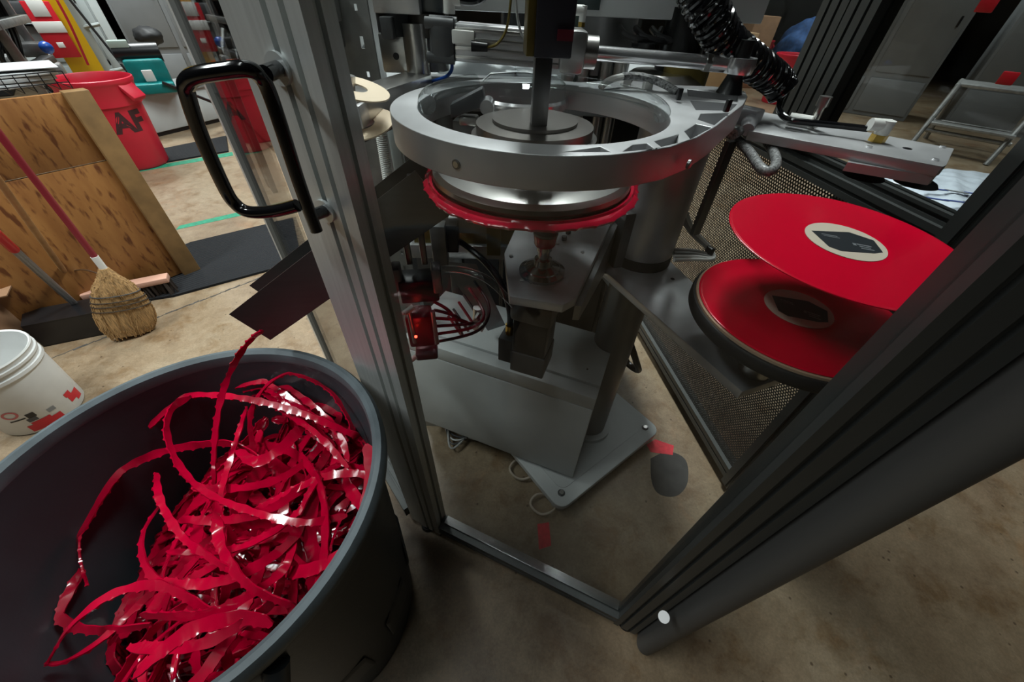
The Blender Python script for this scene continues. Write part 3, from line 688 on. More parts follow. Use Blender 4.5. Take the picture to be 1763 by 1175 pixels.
B().cyl(q + Vector((0, 0, .035)), q + Vector((0, 0, .06)), .010, n=18).obj('plug', BRASS, mot)
B().tube([q + Vector((0, 0, .055)), q + Vector((-.002, 0, .10)), q + Vector((-.02, .02, .15)), q + Vector((-.06, .06, .18)), q + Vector((-.12, .12, .19))], .007, 10, 8).obj('cable', BLACK, mot)

# ------------------------------------------------------------------ press disc with red flash
DC = Vector((0.018, 0.600, 0))
pd = thing('press_disc', 'round brushed steel press disc with a central boss above the red flash', 'press disc', DC + Vector((0, 0, 1.156)))
B().lathe(DC, [(0, 1.156), (.149, 1.156), (.1505, 1.160), (.1495, 1.166), (.143, 1.172), (.130, 1.1745), (.086, 1.176), (.086, 1.190), (.0, 1.190)], 96).obj('plate', STEEL, pd, angle=10)
B().lathe(DC, [(0, 1.189), (.080, 1.189), (.080, 1.200), (.090, 1.201), (.090, 1.214), (.083, 1.215), (.083, 1.228), (.06, 1.230), (.06, 1.234), (0, 1.234)], 64).obj('chuck', mat('chuck_steel', (.24, .225, .21), .3, .95), pd, angle=10)
fl = B(); t = bmesh.new(); n = 180; rings = []
for k in range(n):
    a = 2 * math.pi * k / n; j = 1 + .010 * math.sin(a * 5) + .006 * math.sin(a * 13 + 1); bead = .0022 if k % 5 == 0 else 0
    ro_ = .1655 * j + bead; c_, s_ = math.cos(a), math.sin(a)
    rings.append([t.verts.new(DC + Vector((r * c_, r * s_, z))) for r, z in ((.10, 1.152), (.150, 1.1515), (.152, 1.1555), (.156, 1.1565), (.158, 1.1535), (ro_ - .004, 1.1525), (ro_, 1.149), (ro_ - .003, 1.1445), (.155, 1.1465), (.10, 1.1475))])
for k in range(n):
    for i in range(10): t.faces.new((rings[k][i], rings[(k + 1) % n][i], rings[(k + 1) % n][(i + 1) % 10], rings[k][(i + 1) % 10]))
bmesh.ops.recalc_face_normals(t, faces=t.faces)
tag(fl.add(t).obj('record_blank', REDV), 'untrimmed red record with ragged flash edge under the steel press disc', 'record')
# vertical lift rod above the disc
lr = thing('lift_rod', 'dark square lift sleeve with a grey steel rod dropping into the ring', 'lift rod', DC + Vector((0.0, -.02, 1.262)))
B().box(DC + Vector((0.004, -.03, 1.274)), (.021, .020, .080), .1, bev=.001).obj('rod', STEELD, lr)
B().box(DC + Vector((.012, -.03, 1.42)), (.044, .044, .224), .1, bev=.002).obj('sleeve', mat('sleeve_dark', (0.025, 0.025, 0.035), 0.35, var=.2), lr)
B().box(DC + Vector((-.014, -.032, 1.42)), (.010, .040, .222), .1, bev=.001).obj('sleeve_edge', OLIVE, lr)
B().box(DC + Vector((.026, -.054, 1.330)), (.018, .004, .010), .1).obj('red_clip', mat('dark_red_clip', (.10, .01, .02), .4), lr)

# ------------------------------------------------------------------ swing ring arm
RC = Vector((0.030, 0.640, 0)); ZR0, ZR1 = 1.203, 1.241
ra = thing('ring_arm', 'milled aluminium swing arm ending in a big ring with triangular pockets', 'ring arm', RC + Vector((0, 0, ZR0)))
out = circ(RC.x, RC.y, .2185, 60, math.radians(-82), math.radians(-290), True)
out = [tuple(p) for p in out] + [(.155, .875), (.21, .893), (.285, .862), (.36, .868), (.398, .855), (.407, .83), (.392, .785), (.355, .715), (.302, .636), (.262, .575), (.216, .515), (.172, .472), (.13, .447), (.095, .432)]
inn = circ(RC.x, RC.y, .1805, 96)
pk = [[(.045, .4345), (.098, .4425), (.089, .459)], [(.112, .446), (.150, .4605), (.146, .480), (.128, .472)], [(.160, .470), (.184, .488), (.196, .525), (.157, .489)],
      [(.205, .507), (.252, .566), (.236, .580), (.208, .540)], [(.259, .578), (.310, .655), (.262, .640), (.246, .604)], [(.316, .668), (.348, .720), (.275, .735), (.262, .662)], [(.355, .735), (.380, .795), (.30, .83), (.282, .765)]]
ext2d('arm_body', [out, inn] + pk, ZR0, ZR1, CAST, ra, bevel=.0012)
ext2d('pocket_floor', [[(.035, .4285), (.095, .4345), (.13, .449), (.17, .475), (.214, .518), (.30, .638), (.352, .716), (.39, .80), (.30, .845)] + circ(RC.x, RC.y, .183, 24, math.radians(45), math.radians(-88), True)], ZR0 + .001, ZR0 + .008, CAST, ra)
for (ang, zz) in ((-118, 1.219), (-52, 1.219)):
    a = math.radians(ang); d = Vector((math.cos(a), math.sin(a), 0)); r_ = .2185 if ang < -90 else .262
    q = RC + d * r_ + Vector((0, 0, zz))
    if ang > -90: q = az_(1187, 283, 1.217); d = Vector((.75, -.66, 0))
    B().cyl(q - d * .002, q + d * .0012, .0055, n=20).obj('screw_recess', STEELD, ra)
    B().cyl(q, q + d * .002, .0035, n=14).obj('screw', STEEL, ra)
# clear hose lying along the inside of the ring
ch1 = thing('clear_hose', 'clear plastic hose curved along the inside left of the ring', 'hose', RC + Vector((-.1, .1, 1.24)), 'clear hoses in the ring')
B().tube([RC + Vector((.168 * math.cos(math.radians(a)), .168 * math.sin(math.radians(a)), 1.246)) for a in range(196, 128, -4)], .0125, 14).obj('hose_wall', CLEAR, ch1)
ch2 = thing('clear_hose', 'clear plastic hose curved along the back right of the ring', 'hose', RC + Vector((.1, .1, 1.24)), 'clear hoses in the ring')
B().tube([RC + Vector((.168 * math.cos(math.radians(a)), .168 * math.sin(math.radians(a)), 1.246)) for a in range(96, -14, -4)], .0115, 14).obj('hose_wall', CLEAR, ch2)
dome = thing('clear_dome', 'clear plastic cap with chrome edge behind the lift rod', 'cap', Vector((0.0, .80, 1.2)))
B().lathe((.0, .80, 0), [(.075, 1.21), (.078, 1.225), (.074, 1.245), (.06, 1.255), (.0, 1.258)], 40).obj('dome_shell', CLEAR, dome)
B().lathe((.0, .80, 0), [(.079, 1.208), (.083, 1.212), (.083, 1.222), (.079, 1.226), (.079, 1.208)], 40).obj('dome_rim', CHROME, dome)
# inner clamp block
cb = thing('clamp_block', 'dark steel clamp block with a grey lever inside the ring', 'clamp', Vector((-.09, .70, 1.11)))
B().box((-.075, .735, 1.155), (.085, .04, .085), -.1, bev=.002).obj('block', STEELD, cb)
B().box((-.09, .72, 1.2), (.03, .025, .014), -.1, bev=.003).obj('foot_nut', STEEL, cb)
lv = B().hexa([(-.118, .70, 1.205), (-.06, .70, 1.225), (-.06, .725, 1.225), (-.118, .725, 1.205)], [(-.118, .70, 1.225), (-.065, .70, 1.25), (-.065, .725, 1.25), (-.118, .725, 1.225)], bev=.003).obj('lever', DKGREY, cb)
B().cyl((-.058, .695, 1.224), (-.058, .73, 1.224), .011, n=20).obj('pivot', CHROME, cb)
B().box((-.125, .615, 1.195), (.05, .03, .022), .2, bev=.008).obj('pad', DKGREY, cb)
# cable with braided sleeve tied along the back of the arm
cbs = thing('sleeved_cable', 'white cable in grey braided sleeve tied along the back edge of the ring arm', 'cable', az_(1080, 140, 1.245))
pts = [az_(1034, 152, 1.243), az_(1042, 143, 1.25), az_(1056, 136, 1.255), az_(1072, 132, 1.257)]
B().tube(pts, .0055, 10, 8).obj('white_cable', WHITEP, cbs)
B().tube([az_(1070, 132, 1.257), az_(1095, 131, 1.258), az_(1120, 136, 1.257), az_(1145, 146, 1.252), az_(1165, 158, 1.245)], .006, 10, 8).obj('braided_sleeve', BRAID, cbs)
for (x, y) in ((1078, 141), (1115, 147)):
    B().box(az_(x, y, 1.247), (.016, .012, .012), .2, bev=.001).obj('cable_mount', WHITEP, cbs)
for (x, y) in ((1086, 133), (1121, 139), (1170, 162), (1253, 182)):
    B().box(az_(x, y, 1.252), (.007, .007, .016), .2, bev=.001).obj('cable_tie', BLACK, cbs)

# ------------------------------------------------------------------ pneumatic cylinder on the swing arm
YC = 0.80
pc = thing('pneumatic_cylinder', 'silver pneumatic cylinder with chrome rod above the ring', 'pneumatic cylinder', ay(880, 75, YC))
def cx(px, py, y=YC): return ay(px, py, y)
pa, pb = cx(742, 67), cx(1268, 112); ax = (pb - pa).normalized(); side_ = Vector((-ax.y, ax.x, 0)).normalized(); upv = ax.cross(side_)
if upv.z < 0: upv = -upv; 
MX = Matrix((ax, side_, upv)).transposed()
def along(px): # parameter along the axis whose picture column is px
    return (px - 742) / (1268 - 742) * (pb - pa).length
def pbox(x0, x1, w_, h_, name, m, bev=.003, par=pc, dz=0):
    c = pa + ax * ((along(x0) + along(x1)) / 2) + upv * dz
    return B().box(c, (along(x1) - along(x0), w_, h_), bev=bev, M=MX).obj(name, m, par)
pbox(744, 786, .055, .060, 'end_cap', DKGREY, .009)
for (sy, sz) in ((1, 1), (1, -1), (-1, 1), (-1, -1)):
    c = pa + side_ * (.02 * sy) + upv * (.022 * sz)
    B().cyl(c + ax * along(738), c + ax * along(784), .008, n=16).obj('cap_boss', DKGREY, pc)
pbox(785, 962, .046, .050, 'barrel', CAST, .004)
for h_ in (-.018, -.006, .006, .018):
    c = pa + ax * ((along(786) + along(961)) / 2) - side_ * .0235 + upv * h_
    B().box(c, (along(961) - along(786), .004, .005), bev=.001, M=MX).obj('barrel_fin', STEEL, pc)
pbox(960, 1004, .056, .060, 'front_cap', mat('bright_cast', (.62, .62, .62), .3, .9), .009)
B().cyl(pa + ax * along(1000), pa + ax * along(1024), .023, n=32).obj('gland', STEEL, pc)
B().cyl(pa + ax * along(1022), pa + ax * along(1212), .0105, n=28).obj('rod', CHROME, pc)
B().cyl(pa + ax * along(1212), pa + ax * along(1222), .014, n=6).obj('lock_nut', STEEL, pc)
B().cyl(pa + ax * along(1220), pa + ax * along(1255), .0125, n=24).obj('rod_end_shank', CHROME, pc)
q = pa + ax * along(1272)
B().lathe(q, [(.013, -.011), (.025, -.011), (.027, 0), (.025, .011), (.013, .011), (.013, -.011)], 32).obj('rod_eye', CHROME, pc)
B().sphere(q, .0125).obj('eye_ball', STEEL, pc)
B().cyl(q + Vector((0, 0, .004)), q + Vector((0, 0, .034)), .013, .012, n=24).obj('eye_cap', BLACK, pc)
B().lathe(q, [(0, -.04), (.022, -.04), (.020, -.036), (.012, -.012), (0, -.012)], 28).obj('pivot_cone', BLACK, pc)
sc_ = pa + ax * along(800) - side_ * .026 + upv * .008
B().box(sc_, (.036, .006, .018), bev=.002, M=MX).obj('sensor_bracket', WHITEP, pc)
s2 = pa + ax * along(826) - side_ * .028 + upv * (-.002)
sb = B().cyl(s2 - ax * .012, s2 + ax * .014, .0075, .006, n=14).obj('sensor', BLACK, pc)
B().tube([s2 + ax * .012, s2 + ax * .03 + upv * .006, s2 + ax * .045 + upv * .03, s2 + ax * .05 + upv * .09], .002, 8, 8).obj('sensor_lead', OLIVE, pc)
B().tube([s2 + ax * .10, s2 + ax * .075 + upv * .012, s2 + ax * .06 + upv * .04, s2 + ax * .05 + upv * .10], .002, 8, 8).obj('sensor_lead', mat('grey_lead', (.3, .3, .29), .4), pc)
f0 = pa + ax * along(775) + upv * .034
B().cyl(f0, f0 + upv * .028, .009, n=18).cyl(f0 + upv * .018, f0 + upv * .018 + ax * .018, .008, n=18).obj('air_fitting', WHITEP, pc)
B().tube([f0 + upv * .018 + ax * .014, f0 + upv * .018 + ax * .04, f0 + upv * .03 + ax * .06, f0 + upv * .07 + ax * .078], .006, 10, 8).obj('air_hose', GLOSSB, pc)
f1 = pa + ax * along(992) + upv * .032
B().cyl(f1, f1 + upv * .006, .006, n=6).obj('brass_nut', BRASS, pc); B().cyl(f1 + upv * .006, f1 + upv * .026, .0055, n=14).cyl(f1 + upv * .02, f1 + upv * .02 - ax * .03, .007, n=14).obj('air_fitting', WHITEP, pc)

# ------------------------------------------------------------------ coiled hose
hose_path = crom([ay(1196, -30, .80), ay(1222, 25, .80), ay(1252, 75, .82), ay(1300, 112, .86), ay(1335, 138, .90), ay(1348, 158, .90)], 60)
coil = []; turns = 27; Lh = len(hose_path)
upq = None
for i, p in enumerate(hose_path):
    d = (hose_path[min(i + 1, Lh - 1)] - hose_path[max(i - 1, 0)]).normalized()
    if upq is None: upq = d.orthogonal().normalized()
    upq = (upq - d * upq.dot(d)).normalized(); qv = d.cross(upq)
    for s_ in range(4):
        f = (i + s_ / 4) / Lh; a = f * turns * 2 * math.pi
        nx = hose_path[min(i + 1, Lh - 1)]
        coil.append(p.lerp(nx, s_ / 4) + (upq * math.cos(a) + qv * math.sin(a)) * (.027 - .004 * f))
hs = thing('coiled_hose', 'glossy black coiled air hose dropping past the cylinder rod to the suction arm', 'hose', ay(1300, 112, .86))
B().tube(coil, .0042, 7).obj('coil', GLOSSB, hs)
ZA = 1.185
def SA(px, py, dz=0): return az_(px, py, ZA + dz)
tail = [coil[-1], ay(1342, 180, .88), SA(1346, 197, .02), SA(1362, 207, .016), SA(1400, 212, .016), SA(1440, 216, .016), SA(1495, 222, .018)]
B().tube(tail, .0055, 10, 8).obj('tail', GLOSSB, hs)

# ------------------------------------------------------------------ suction arm
sa = thing('suction_arm', 'flat aluminium suction arm with white fittings and two black cups by the right window', 'suction arm', SA(1450, 240))
sp = [SA(1278, 212), SA(1300, 190), SA(1643, 256), SA(1630, 284), SA(1624, 287), SA(1290, 225)]
B().prism([(p.x, p.y) for p in sp], ZA - .016, ZA, bev=.001).obj('arm_plate', CAST, sa)
sp2 = [SA(1470, 262), SA(1490, 240), SA(1640, 260), SA(1628, 283), SA(1622, 286)]
B().prism([(p.x, p.y) for p in sp2], ZA - .030, ZA - .016).obj('lower_plate', CAST, sa)
for (x, y) in ((1496, 254), (1622, 254), (1610, 276)):
    q = SA(x, y); B().cyl(q, q + Vector((0, 0, .0025)), .0045, n=14).obj('screw', CHROME, sa)
q = SA(1562, 256); B().cyl(q - Vector((0, 0, .001)), q + Vector((0, 0, .0005)), .007, n=16).obj('plate_hole', BLACK, sa)
for (x, y) in ((1497, 288), (1588, 300)):
    q = az_(x, y, ZA - .040); q.z = ZA - .030
    B().lathe(q, [(0, 0), (.017, 0), (.019, -.006), (.016, -.012), (0, -.012)], 28).obj('cup_collar', STEEL, sa)
    B().lathe(q, [(.010, -.012), (.014, -.015), (.030, -.022), (.034, -.027), (.027, -.026), (.0, -.018)], 32).obj('suction_cup', RUBBER, sa)
fa, fb = SA(1358, 205, .014), SA(1395, 211, .014)
B().cyl(fa, fb, .011, n=18).obj('hose_sleeve', WHITEP, sa)
bq = SA(1394, 222); B().box(bq + Vector((0, 0, .008)), (.018, .018, .012), .5, bev=.002).cyl(bq + Vector((0, 0, .01)), bq + Vector((0, 0, .050)), .0075, n=16).obj('clamp_screw', STEEL, sa)
B().lathe(bq, [(0, .038), (.0105, .038), (.0105, .054), (0, .054)], 20).obj('clamp_head', STEEL, sa)
eq = SA(1508, 244); B().cyl(eq, eq + Vector((0, 0, .012)), .013, n=6).obj('brass_base', BRASS, sa)
B().cyl(eq + Vector((0, 0, .012)), eq + Vector((0, 0, .034)), .011, n=18).cyl(eq + Vector((.004, 0, .026)), eq + Vector((-.026, .004, .026)), .010, n=18).obj('elbow_fitting', WHITEP, sa)
jb_ = SA(1285, 200, .01)
B().box(jb_, (.035, .05, .03), .7, bev=.004).obj('sensor_body', mat('sensor_grey', (.38, .38, .4), .4), sa)
B().cyl(jb_ + Vector((-.005, -.03, -.004)), jb_ + Vector((-.02, -.062, -.010)), .014, .011, n=20).obj('sensor_gland', mat('sensor_grey', (.38, .38, .4), .4), sa)
lo = B().tube([SA(1262, 232, .0), SA(1290, 222, -.012), SA(1318, 240, -.02), SA(1336, 275, -.03), SA(1328, 294, -.035), SA(1310, 290, -.035), SA(1290, 262, -.03), SA(1268, 240, -.025), SA(1252, 228, -.02)], .0085, 12, 8)
tag(lo.obj('braided_hose', BRAID), 'grey braided hose looping down behind the ring arm', 'hose')

# ------------------------------------------------------------------ records
def record(name, c, nrm, label, mat_):
    c = Vector(c); t_ = thing(name, label, 'record', c)
    t_.rotation_euler = Vector((0, 0, 1)).rotation_difference(Vector(nrm).normalized()).to_euler()
    def put(b, nm, m, par):
        o = b.obj(nm, m, None, loc=(0, 0, 0)); o.parent = par; return o
    dsc = put(B().lathe((0, 0, 0), [(.0036, .0), (.05, -.0), (.052, .0006), (.058, -.0002), (.140, -.0002), (.146, .0002), (.1495, .0002), (.151, -.0006), (.151, -.0018), (.149, -.0026), (.0036, -.0026), (.0036, 0)], 128), 'disc', mat_, t_)
    lb = put(B().lathe((0, 0, 0), [(.0036, .0004), (.050, .0004), (.050, .0009), (.0036, .0009), (.0036, .0004)], 64), 'label', CREAM, t_)
    return t_, lb, put
def label_print(lb, put, rot):
    pts = [(-.040, .012), (.012, .030), (.040, .018), (.042, -.014), (.030, -.022), (-.012, -.034), (-.026, -.028)]
    b = B().prism(pts, .0009, .0011); bmesh.ops.rotate(b.bm, verts=b.bm.verts, cent=(0, 0, 0), matrix=Matrix.Rotation(rot, 3, 'Z'))
    put(b, 'label_emblem', LABELB, lb)
    for (x, y, w_, h_) in ((.022, -.004, .018, .0025), (.022, -.009, .014, .0022), (.024, -.014, .016, .0022), (.010, -.006, .004, .006), (-.018, .008, .02, .002), (-.016, .004, .02, .0015)):
        b = B().box((x, y, .00115), (w_, h_, .0003)); bmesh.ops.rotate(b.bm, verts=b.bm.verts, cent=(0, 0, 0), matrix=Matrix.Rotation(rot, 3, 'Z'))
        put(b, 'label_print_line', LABELT, lb)
PC = Vector((0.457, 0.490, 0))
plt = thing('platter', 'black rubber-edged round platter under the record stack', 'platter', PC + Vector((0, 0, .858)))
B().lathe(PC, [(0, .978), (.158, .978), (.160, .981), (.160, .997), (.158, 1.0), (0, 1.0)], 96).obj('platter_disc', RUBBER, plt)
B().cyl(PC + Vector((0, 0, .858)), PC + Vector((0, 0, .979)), .028, n=24).obj('platter_post', STEEL, plt)
tag(B().lathe(PC, [(0.004, 1.0), (.1545, 1.0), (.1545, 1.0042), (0.004, 1.0042), (.004, 1.0)], 96).obj('spacer_disc', TAN), 'tan cardboard spacer disc between the black platter and the red record', 'spacer')
r1_, l1_, put = record('vinyl_record', PC + Vector((0, 0, 1.0071)), (0, 0, 1), 'translucent red record lying on the stack on the black platter', REDR)
label_print(l1_, put, -.55)
r2_, l2_, put = record('vinyl_record', (0.4545, 0.4885, 1.1265), (.014, -.0385, 1), 'red record dropping tilted through the air above the stacked one', REDR)
label_print(l2_, put, -.3)

# ------------------------------------------------------------------ gripper and valves left of the spindle
gr = thing('gripper_unit', 'black pneumatic gripper with red lit sensor left of the servo motor', 'gripper', ay(720, 560, .60))
G = lambda px, py, y=.60: ay(px, py, y)
B().box(G(722, 492, .62), (.075, .05, .05), .2, bev=.004).obj('block', BLACK, gr)
for (x, dx) in ((684, -.01), (752, .01)):
    B().box(G(x, 478, .61), (.018, .035, .055), .2, bev=.004).obj('jaw', mat('jaw_grey', (.22, .2, .2), .4, .6), gr)
for x in (700, 727):
    B().box(G(x, 420, .63), (.011, .012, .085), .15, bev=.002).obj('guide_bar', STEELD, gr)
    q = G(x, 393, .628); B().box(q, (.013, .014, .010), .15, bev=.002).obj('bar_clamp', STEEL, gr)
B().box(G(716, 350, .64), (.016, .006, .10), .1, bev=.001).obj('lift_blade', STEELD, gr)
B().box(G(724, 562, .61), (.055, .045, .085), .2, bev=.006).obj('cylinder_body', mat('red_reflection_body', (.13, .02, .028), .3, .3), gr)  # red reflection of the bin contents painted into the body colour
for s_ in (-.024, .024):
    B().cyl(G(724, 535, .585) + Vector((s_, 0, 0)), G(724, 535, .585) + Vector((s_, 0, -.09)), .005, n=12).obj('tie_rod', STEELD, gr)
B().box(G(735, 605, .61), (.05, .04, .022), .2, bev=.005).obj('end_cap', mat('red_reflection_body', (.2, .035, .045)), gr)
for (x, y) in ((712, 528), (716, 614)):
    q = G(x, y, .57); B().cyl(q, q + Vector((-.016, -.012, -.008)), .006, n=14).obj('white_elbow', WHITEP, gr)
    B().tube([q + Vector((-.016, -.012, -.008)), q + Vector((-.035, -.005, -.012)), q + Vector((-.05, .03, .0)), q + Vector((-.045, .07, .03))], .0035, 8, 8).obj('air_line', WHITEP if y < 600 else BLACK, gr)
B().sphere(G(716, 580, .565), .003).obj('led', REDLED, gr)['label'] = 'glowing red indicator light'
ll = bpy.data.lights.new('led_glow', 'POINT'); ll.energy = .025; ll.color = (1, .05, .04); ll.shadow_soft_size = .01
lo_ = bpy.data.objects.new('led_glow', ll); C.objects.link(lo_); lo_.location = G(714, 582, .545)
for k in range(6):
    x = 752 + k * 9; b = B().tube([G(748, 520 + 14 * k, .62), G(x + 25, 540 + 6 * k, .60), G(x + 45, 580 - 10 * k, .66), G(x + 20, 545 - 12 * k, .75)], .0035, 8, 8)
    b.obj('air_line', BLACK if k % 2 else mat('dark_red_line', (.12, .01, .015), .35), gr)
clr = B().tube([G(765, 463, .58), G(800, 466, .56), G(840, 482, .54), G(872, 512, .55), G(888, 530, .58)], .0065, 12, 8)
tag(clr.obj('clear_hose', CLEAR), 'clear air hose bowing from the gripper to the servo motor', 'hose')
vb = thing('valve_fitting', 'white metal valve fittings hanging between gripper and servo motor', 'valve', G(825, 560, .68))
B().cyl(G(822, 530, .68), G(820, 565, .68), .010, n=16).obj('stem', STEEL, vb)
for k, (x, y) in enumerate(((812, 555), (832, 560), (826, 540), (838, 545))):
    B().cyl(G(x, y, .67), G(x - 6, y + 10, .66), .007, n=6).obj('fitting', WHITEP if k % 2 else STEEL, vb)
# frame parts behind the gripper
fr = thing('lower_press', 'dark steel lower press with grey crossbars under the press disc', 'press', (0, .95, 0))
B().box(G(820, 430, .80), (.32, .03, .035), .05, bev=.002).obj('crossbar', GALV, fr)
B().box(G(810, 400, .82), (.26, .05, .05), .05, bev=.002).obj('crossbar', OLIVE, fr)
B().box(G(815, 380, .76), (.10, .05, .035), .05, bev=.002).obj('pale_block', PAINTW, fr)
B().box(G(775, 405, .72), (.035, .04, .06), .05, bev=.002).obj('dark_block', BLACK, fr)
B().box(G(757, 420, .70), (.03, .03, .09), .05, bev=.002).obj('grey_block', GALV, fr)
B().box(G(850, 410, .74), (.03, .03, .07), .05, bev=.002).obj('yellow_block', mat('dull_yellow', (.16, .13, .01), .5), fr)
B().hexa([G(760, 450, .76), G(820, 455, .76), G(870, 560, .84), G(840, 570, .84)], [G(760, 450, .79), G(820, 455, .79), G(870, 560, .87), G(840, 570, .87)]).obj('gusset', STEELD, fr)
B().box((-.02, 1.45, .55), (1.05, .04, 1.1), 0, bev=.004).obj('back_panel', mat('dark_panel', (.018, .02, .022), .55), fr)
B().box((-.36, 1.05, .55), (.05, .05, 1.1), 0, bev=.004).obj('upright', STEELD, fr)
B().box((-.22, 1.22, .55), (.05, .05, 1.1), 0, bev=.004).obj('upright', STEELD, fr)
for k in range(5):
    b = B().tube([Vector((-.33 + .02 * k, .95, .02 + .01 * k)), Vector((-.22, .86 - .02 * k, .03)), Vector((-.1, .82 + .02 * k, .05)), Vector((-.02 + .03 * k, .95, .06)), Vector((.02, 1.2, .2))], .004, 8, 8)
    b.obj('floor_cable', DKGREY if k % 2 else mat('grey_lead', (.3, .3, .29)), fr)

# ------------------------------------------------------------------ machinery behind the ring
def pxbox(x0, x1, y0, y1, d, th, name, m, par, bev=.002, rz=0.0):
    """upright box whose front covers a span of the place at distance d"""
    A, D = ay(x0, (y0 + y1) / 2, d), ay(x1, (y0 + y1) / 2, d); t_, b_ = ay((x0 + x1) / 2, y0, d), ay((x0 + x1) / 2, y1, d)
    c = (A + D) / 2; c.z = (t_.z + b_.z) / 2; c.y += th / 2
    return B().box(c, (abs(D.x - A.x), th, abs(t_.z - b_.z)), rz, bev=bev).obj(name, m, par)
def pxcyl(px, y0, y1, d, r, name, m, par, r1=None, n=32, zlo=None):
    t_, b_ = ay(px, y0, d), ay(px, y1, d); c = (t_ + b_) / 2
    return B().cyl((c.x, d, b_.z if zlo is None else zlo), (c.x, d, t_.z), r, r1, n=n).obj(name, m, par)
# press with pale crossbeam and dark columns
pr_ = thing('record_press', 'record press with pale crossbeam and dark columns behind the ring', 'press', (0.1, 1.25, 0))
zb = ay(900, 23, 1.0).z
B().box((0.14, 1.04, zb + .16), (.66, .08, .32), 0, bev=.003).obj('crossbeam', mat('beam_paint', (.60, .62, .62), .4, .2, var=.05), pr_)
B().box((0.10, 1.00 - .002, zb + .15), (.085, .006, .28), 0, bev=.001).obj('beam_reflection', mat('dark_green_reflection', (.03, .05, .05), .2), pr_)  # dark green reflection on the beam, built as a thin coloured slab
pxcyl(1035, 22, 40, 1.16, .085, 'die_block', STEELD, pr_, zlo=1.22)
B().cyl((.165, 1.16, 1.17), (.165, 1.16, zb + .01), .080, n=48).obj('ram', mat('ram_dark', (.035, .05, .045), .3, .7), pr_)
B().cyl((.165, 1.16, 1.235), (.165, 1.16, 1.262), .092, n=48).obj('ram_collar', STEELD, pr_)
for (x, y) in ((.33, 1.02), (.40, 1.16), (-.02, 1.22)):
    B().cyl((x, y, .0785 if x > .1 else 0), (x, y, zb + .02), .045, n=36).obj('press_column', mat('column_black', (.012, .012, .012), .25, .5), pr_)
B().cyl((.345, 1.0, 1.22), (.345, 1.0, 1.27), .05, n=36).obj('brass_bush', OLIVE, pr_)
B().lathe((.295, .99, 0), [(0, 1.19), (.098, 1.19), (.098, 1.222), (.092, 1.224), (.062, 1.245), (0, 1.245)], 56).obj('flange', STEEL, pr_)
for x in (.10, .135, .185, .215):
    B().cyl((x, 1.06, 1.0), (x, 1.06, 1.25), .014, n=16).obj('guide_pin', STEEL, pr_)
B().box((.0, 1.28, 1.17), (.95, .50, .05), 0, bev=.004).obj('deck', PAINTG, pr_)
B().box((-.08, 1.02, 1.192), (.26, .03, .05), .06, bev=.002).obj('deck_edge', PAINTG, pr_)
for k, x in enumerate((.20, .235, .27)):
    B().tube([Vector((x, 1.06, 1.31)), Vector((x + .01, 1.0, 1.30)), Vector((x + .06, 1.0, 1.295)), Vector((x + .09, 1.06, 1.31))], .006, 8, 6).obj('press_hose', BLACK, pr_)
B().cyl((.245, .98, 1.285), (.245, .98, 1.292), .018, n=20).cyl((.215, .98, 1.288), (.245, .98, 1.288), .004, n=10).obj('knob', BLACK, pr_)
# white plastic sacks on the deck
for (x, y, sx, lab) in ((-.12, 1.13, .10, 'crumpled white plastic sack on the press deck left of the lift rod'), (.06, 1.14, .085, 'white plastic sack on the press deck behind the ring')):
    t = bmesh.new(); bmesh.ops.create_icosphere(t, subdivisions=4, radius=1)
    for v in t.verts:
        n_ = math.sin(v.co.x * 7 + 1) * math.sin(v.co.y * 9) * math.sin(v.co.z * 6 + 2); v.co *= 1 + .16 * n_
        v.co.z = max(v.co.z, -.55)
    bmesh.ops.scale(t, vec=(sx, .07, .055), verts=t.verts)
    tag(B().add(t, Matrix.Translation((x, y, 1.226))).obj('plastic_sack', mat('white_sack', (.78, .82, .83), .3, var=.08, vscale=20), angle=80), lab, 'sack')
# left clamp unit with steel bar
cu_ = thing('clamp_unit', 'steel clamp cylinder with black neck and thick steel bar left of the ring', 'clamp unit', ay(700, 200, .85))
pxbox(637, 719, -60, 24, .84, .07, 'head_box', CAST, cu_)
pxbox(719, 760, -60, 22, .86, .06, 'head_side', mat('head_dark', (.07, .08, .085), .3, .5), cu_)
pxcyl(683, 22, 60, .875, .034, 'neck', BLACK, cu_)
pxcyl(735, 22, 62, .89, .04, 'neck', mat('neck_brown', (.025, .02, .016), .4), cu_)
B().box(ay(668, 48, .83), (.02, .02, .03), 0, bev=.002).obj('neck_lug', DKGREY, cu_)
pxbox(655, 706, 57, 126, .85, .055, 'clamp_block', STEEL, cu_, bev=.004)
pxcyl(718, 40, 145, .86, .022, 'clamp_pin', STEEL, cu_)
pxcyl(744, 60, 120, .90, .030, 'side_body', STEELD, cu_)
q = ay(682, 97, .849); B().cyl(q, q + Vector((0, .003, 0)), .0055, n=20).obj('bore', BLACK, cu_)
pxcyl(718, 145, 200, .86, .028, 'bar_pivot', BLACK, cu_)
b0, b1 = ay(722, 148, .84), ay(585, 172, .62)
db = (b1 - b0); db.z = 0; db.normalize(); nb = Vector((-db.y, db.x, 0)); zt1 = ay(700, 125, .84).z
o0 = Vector((b0.x, b0.y, 0)); o1 = Vector((b1.x, b1.y, 0))
B().prism([(p.x, p.y) for p in (o0 + nb * .028, o1 + nb * .028, o1 - nb * .028, o0 - nb * .028)], zt1 - .038, zt1, bev=.002).obj('bar', STEEL, cu_)
B().prism([(p.x, p.y) for p in (o0 + nb * .02, o1 + nb * .02, o1 - nb * .02, o0 - nb * .02)], zt1 - .06, zt1 - .038, bev=.002).obj('lower_bar', STEELD, cu_)
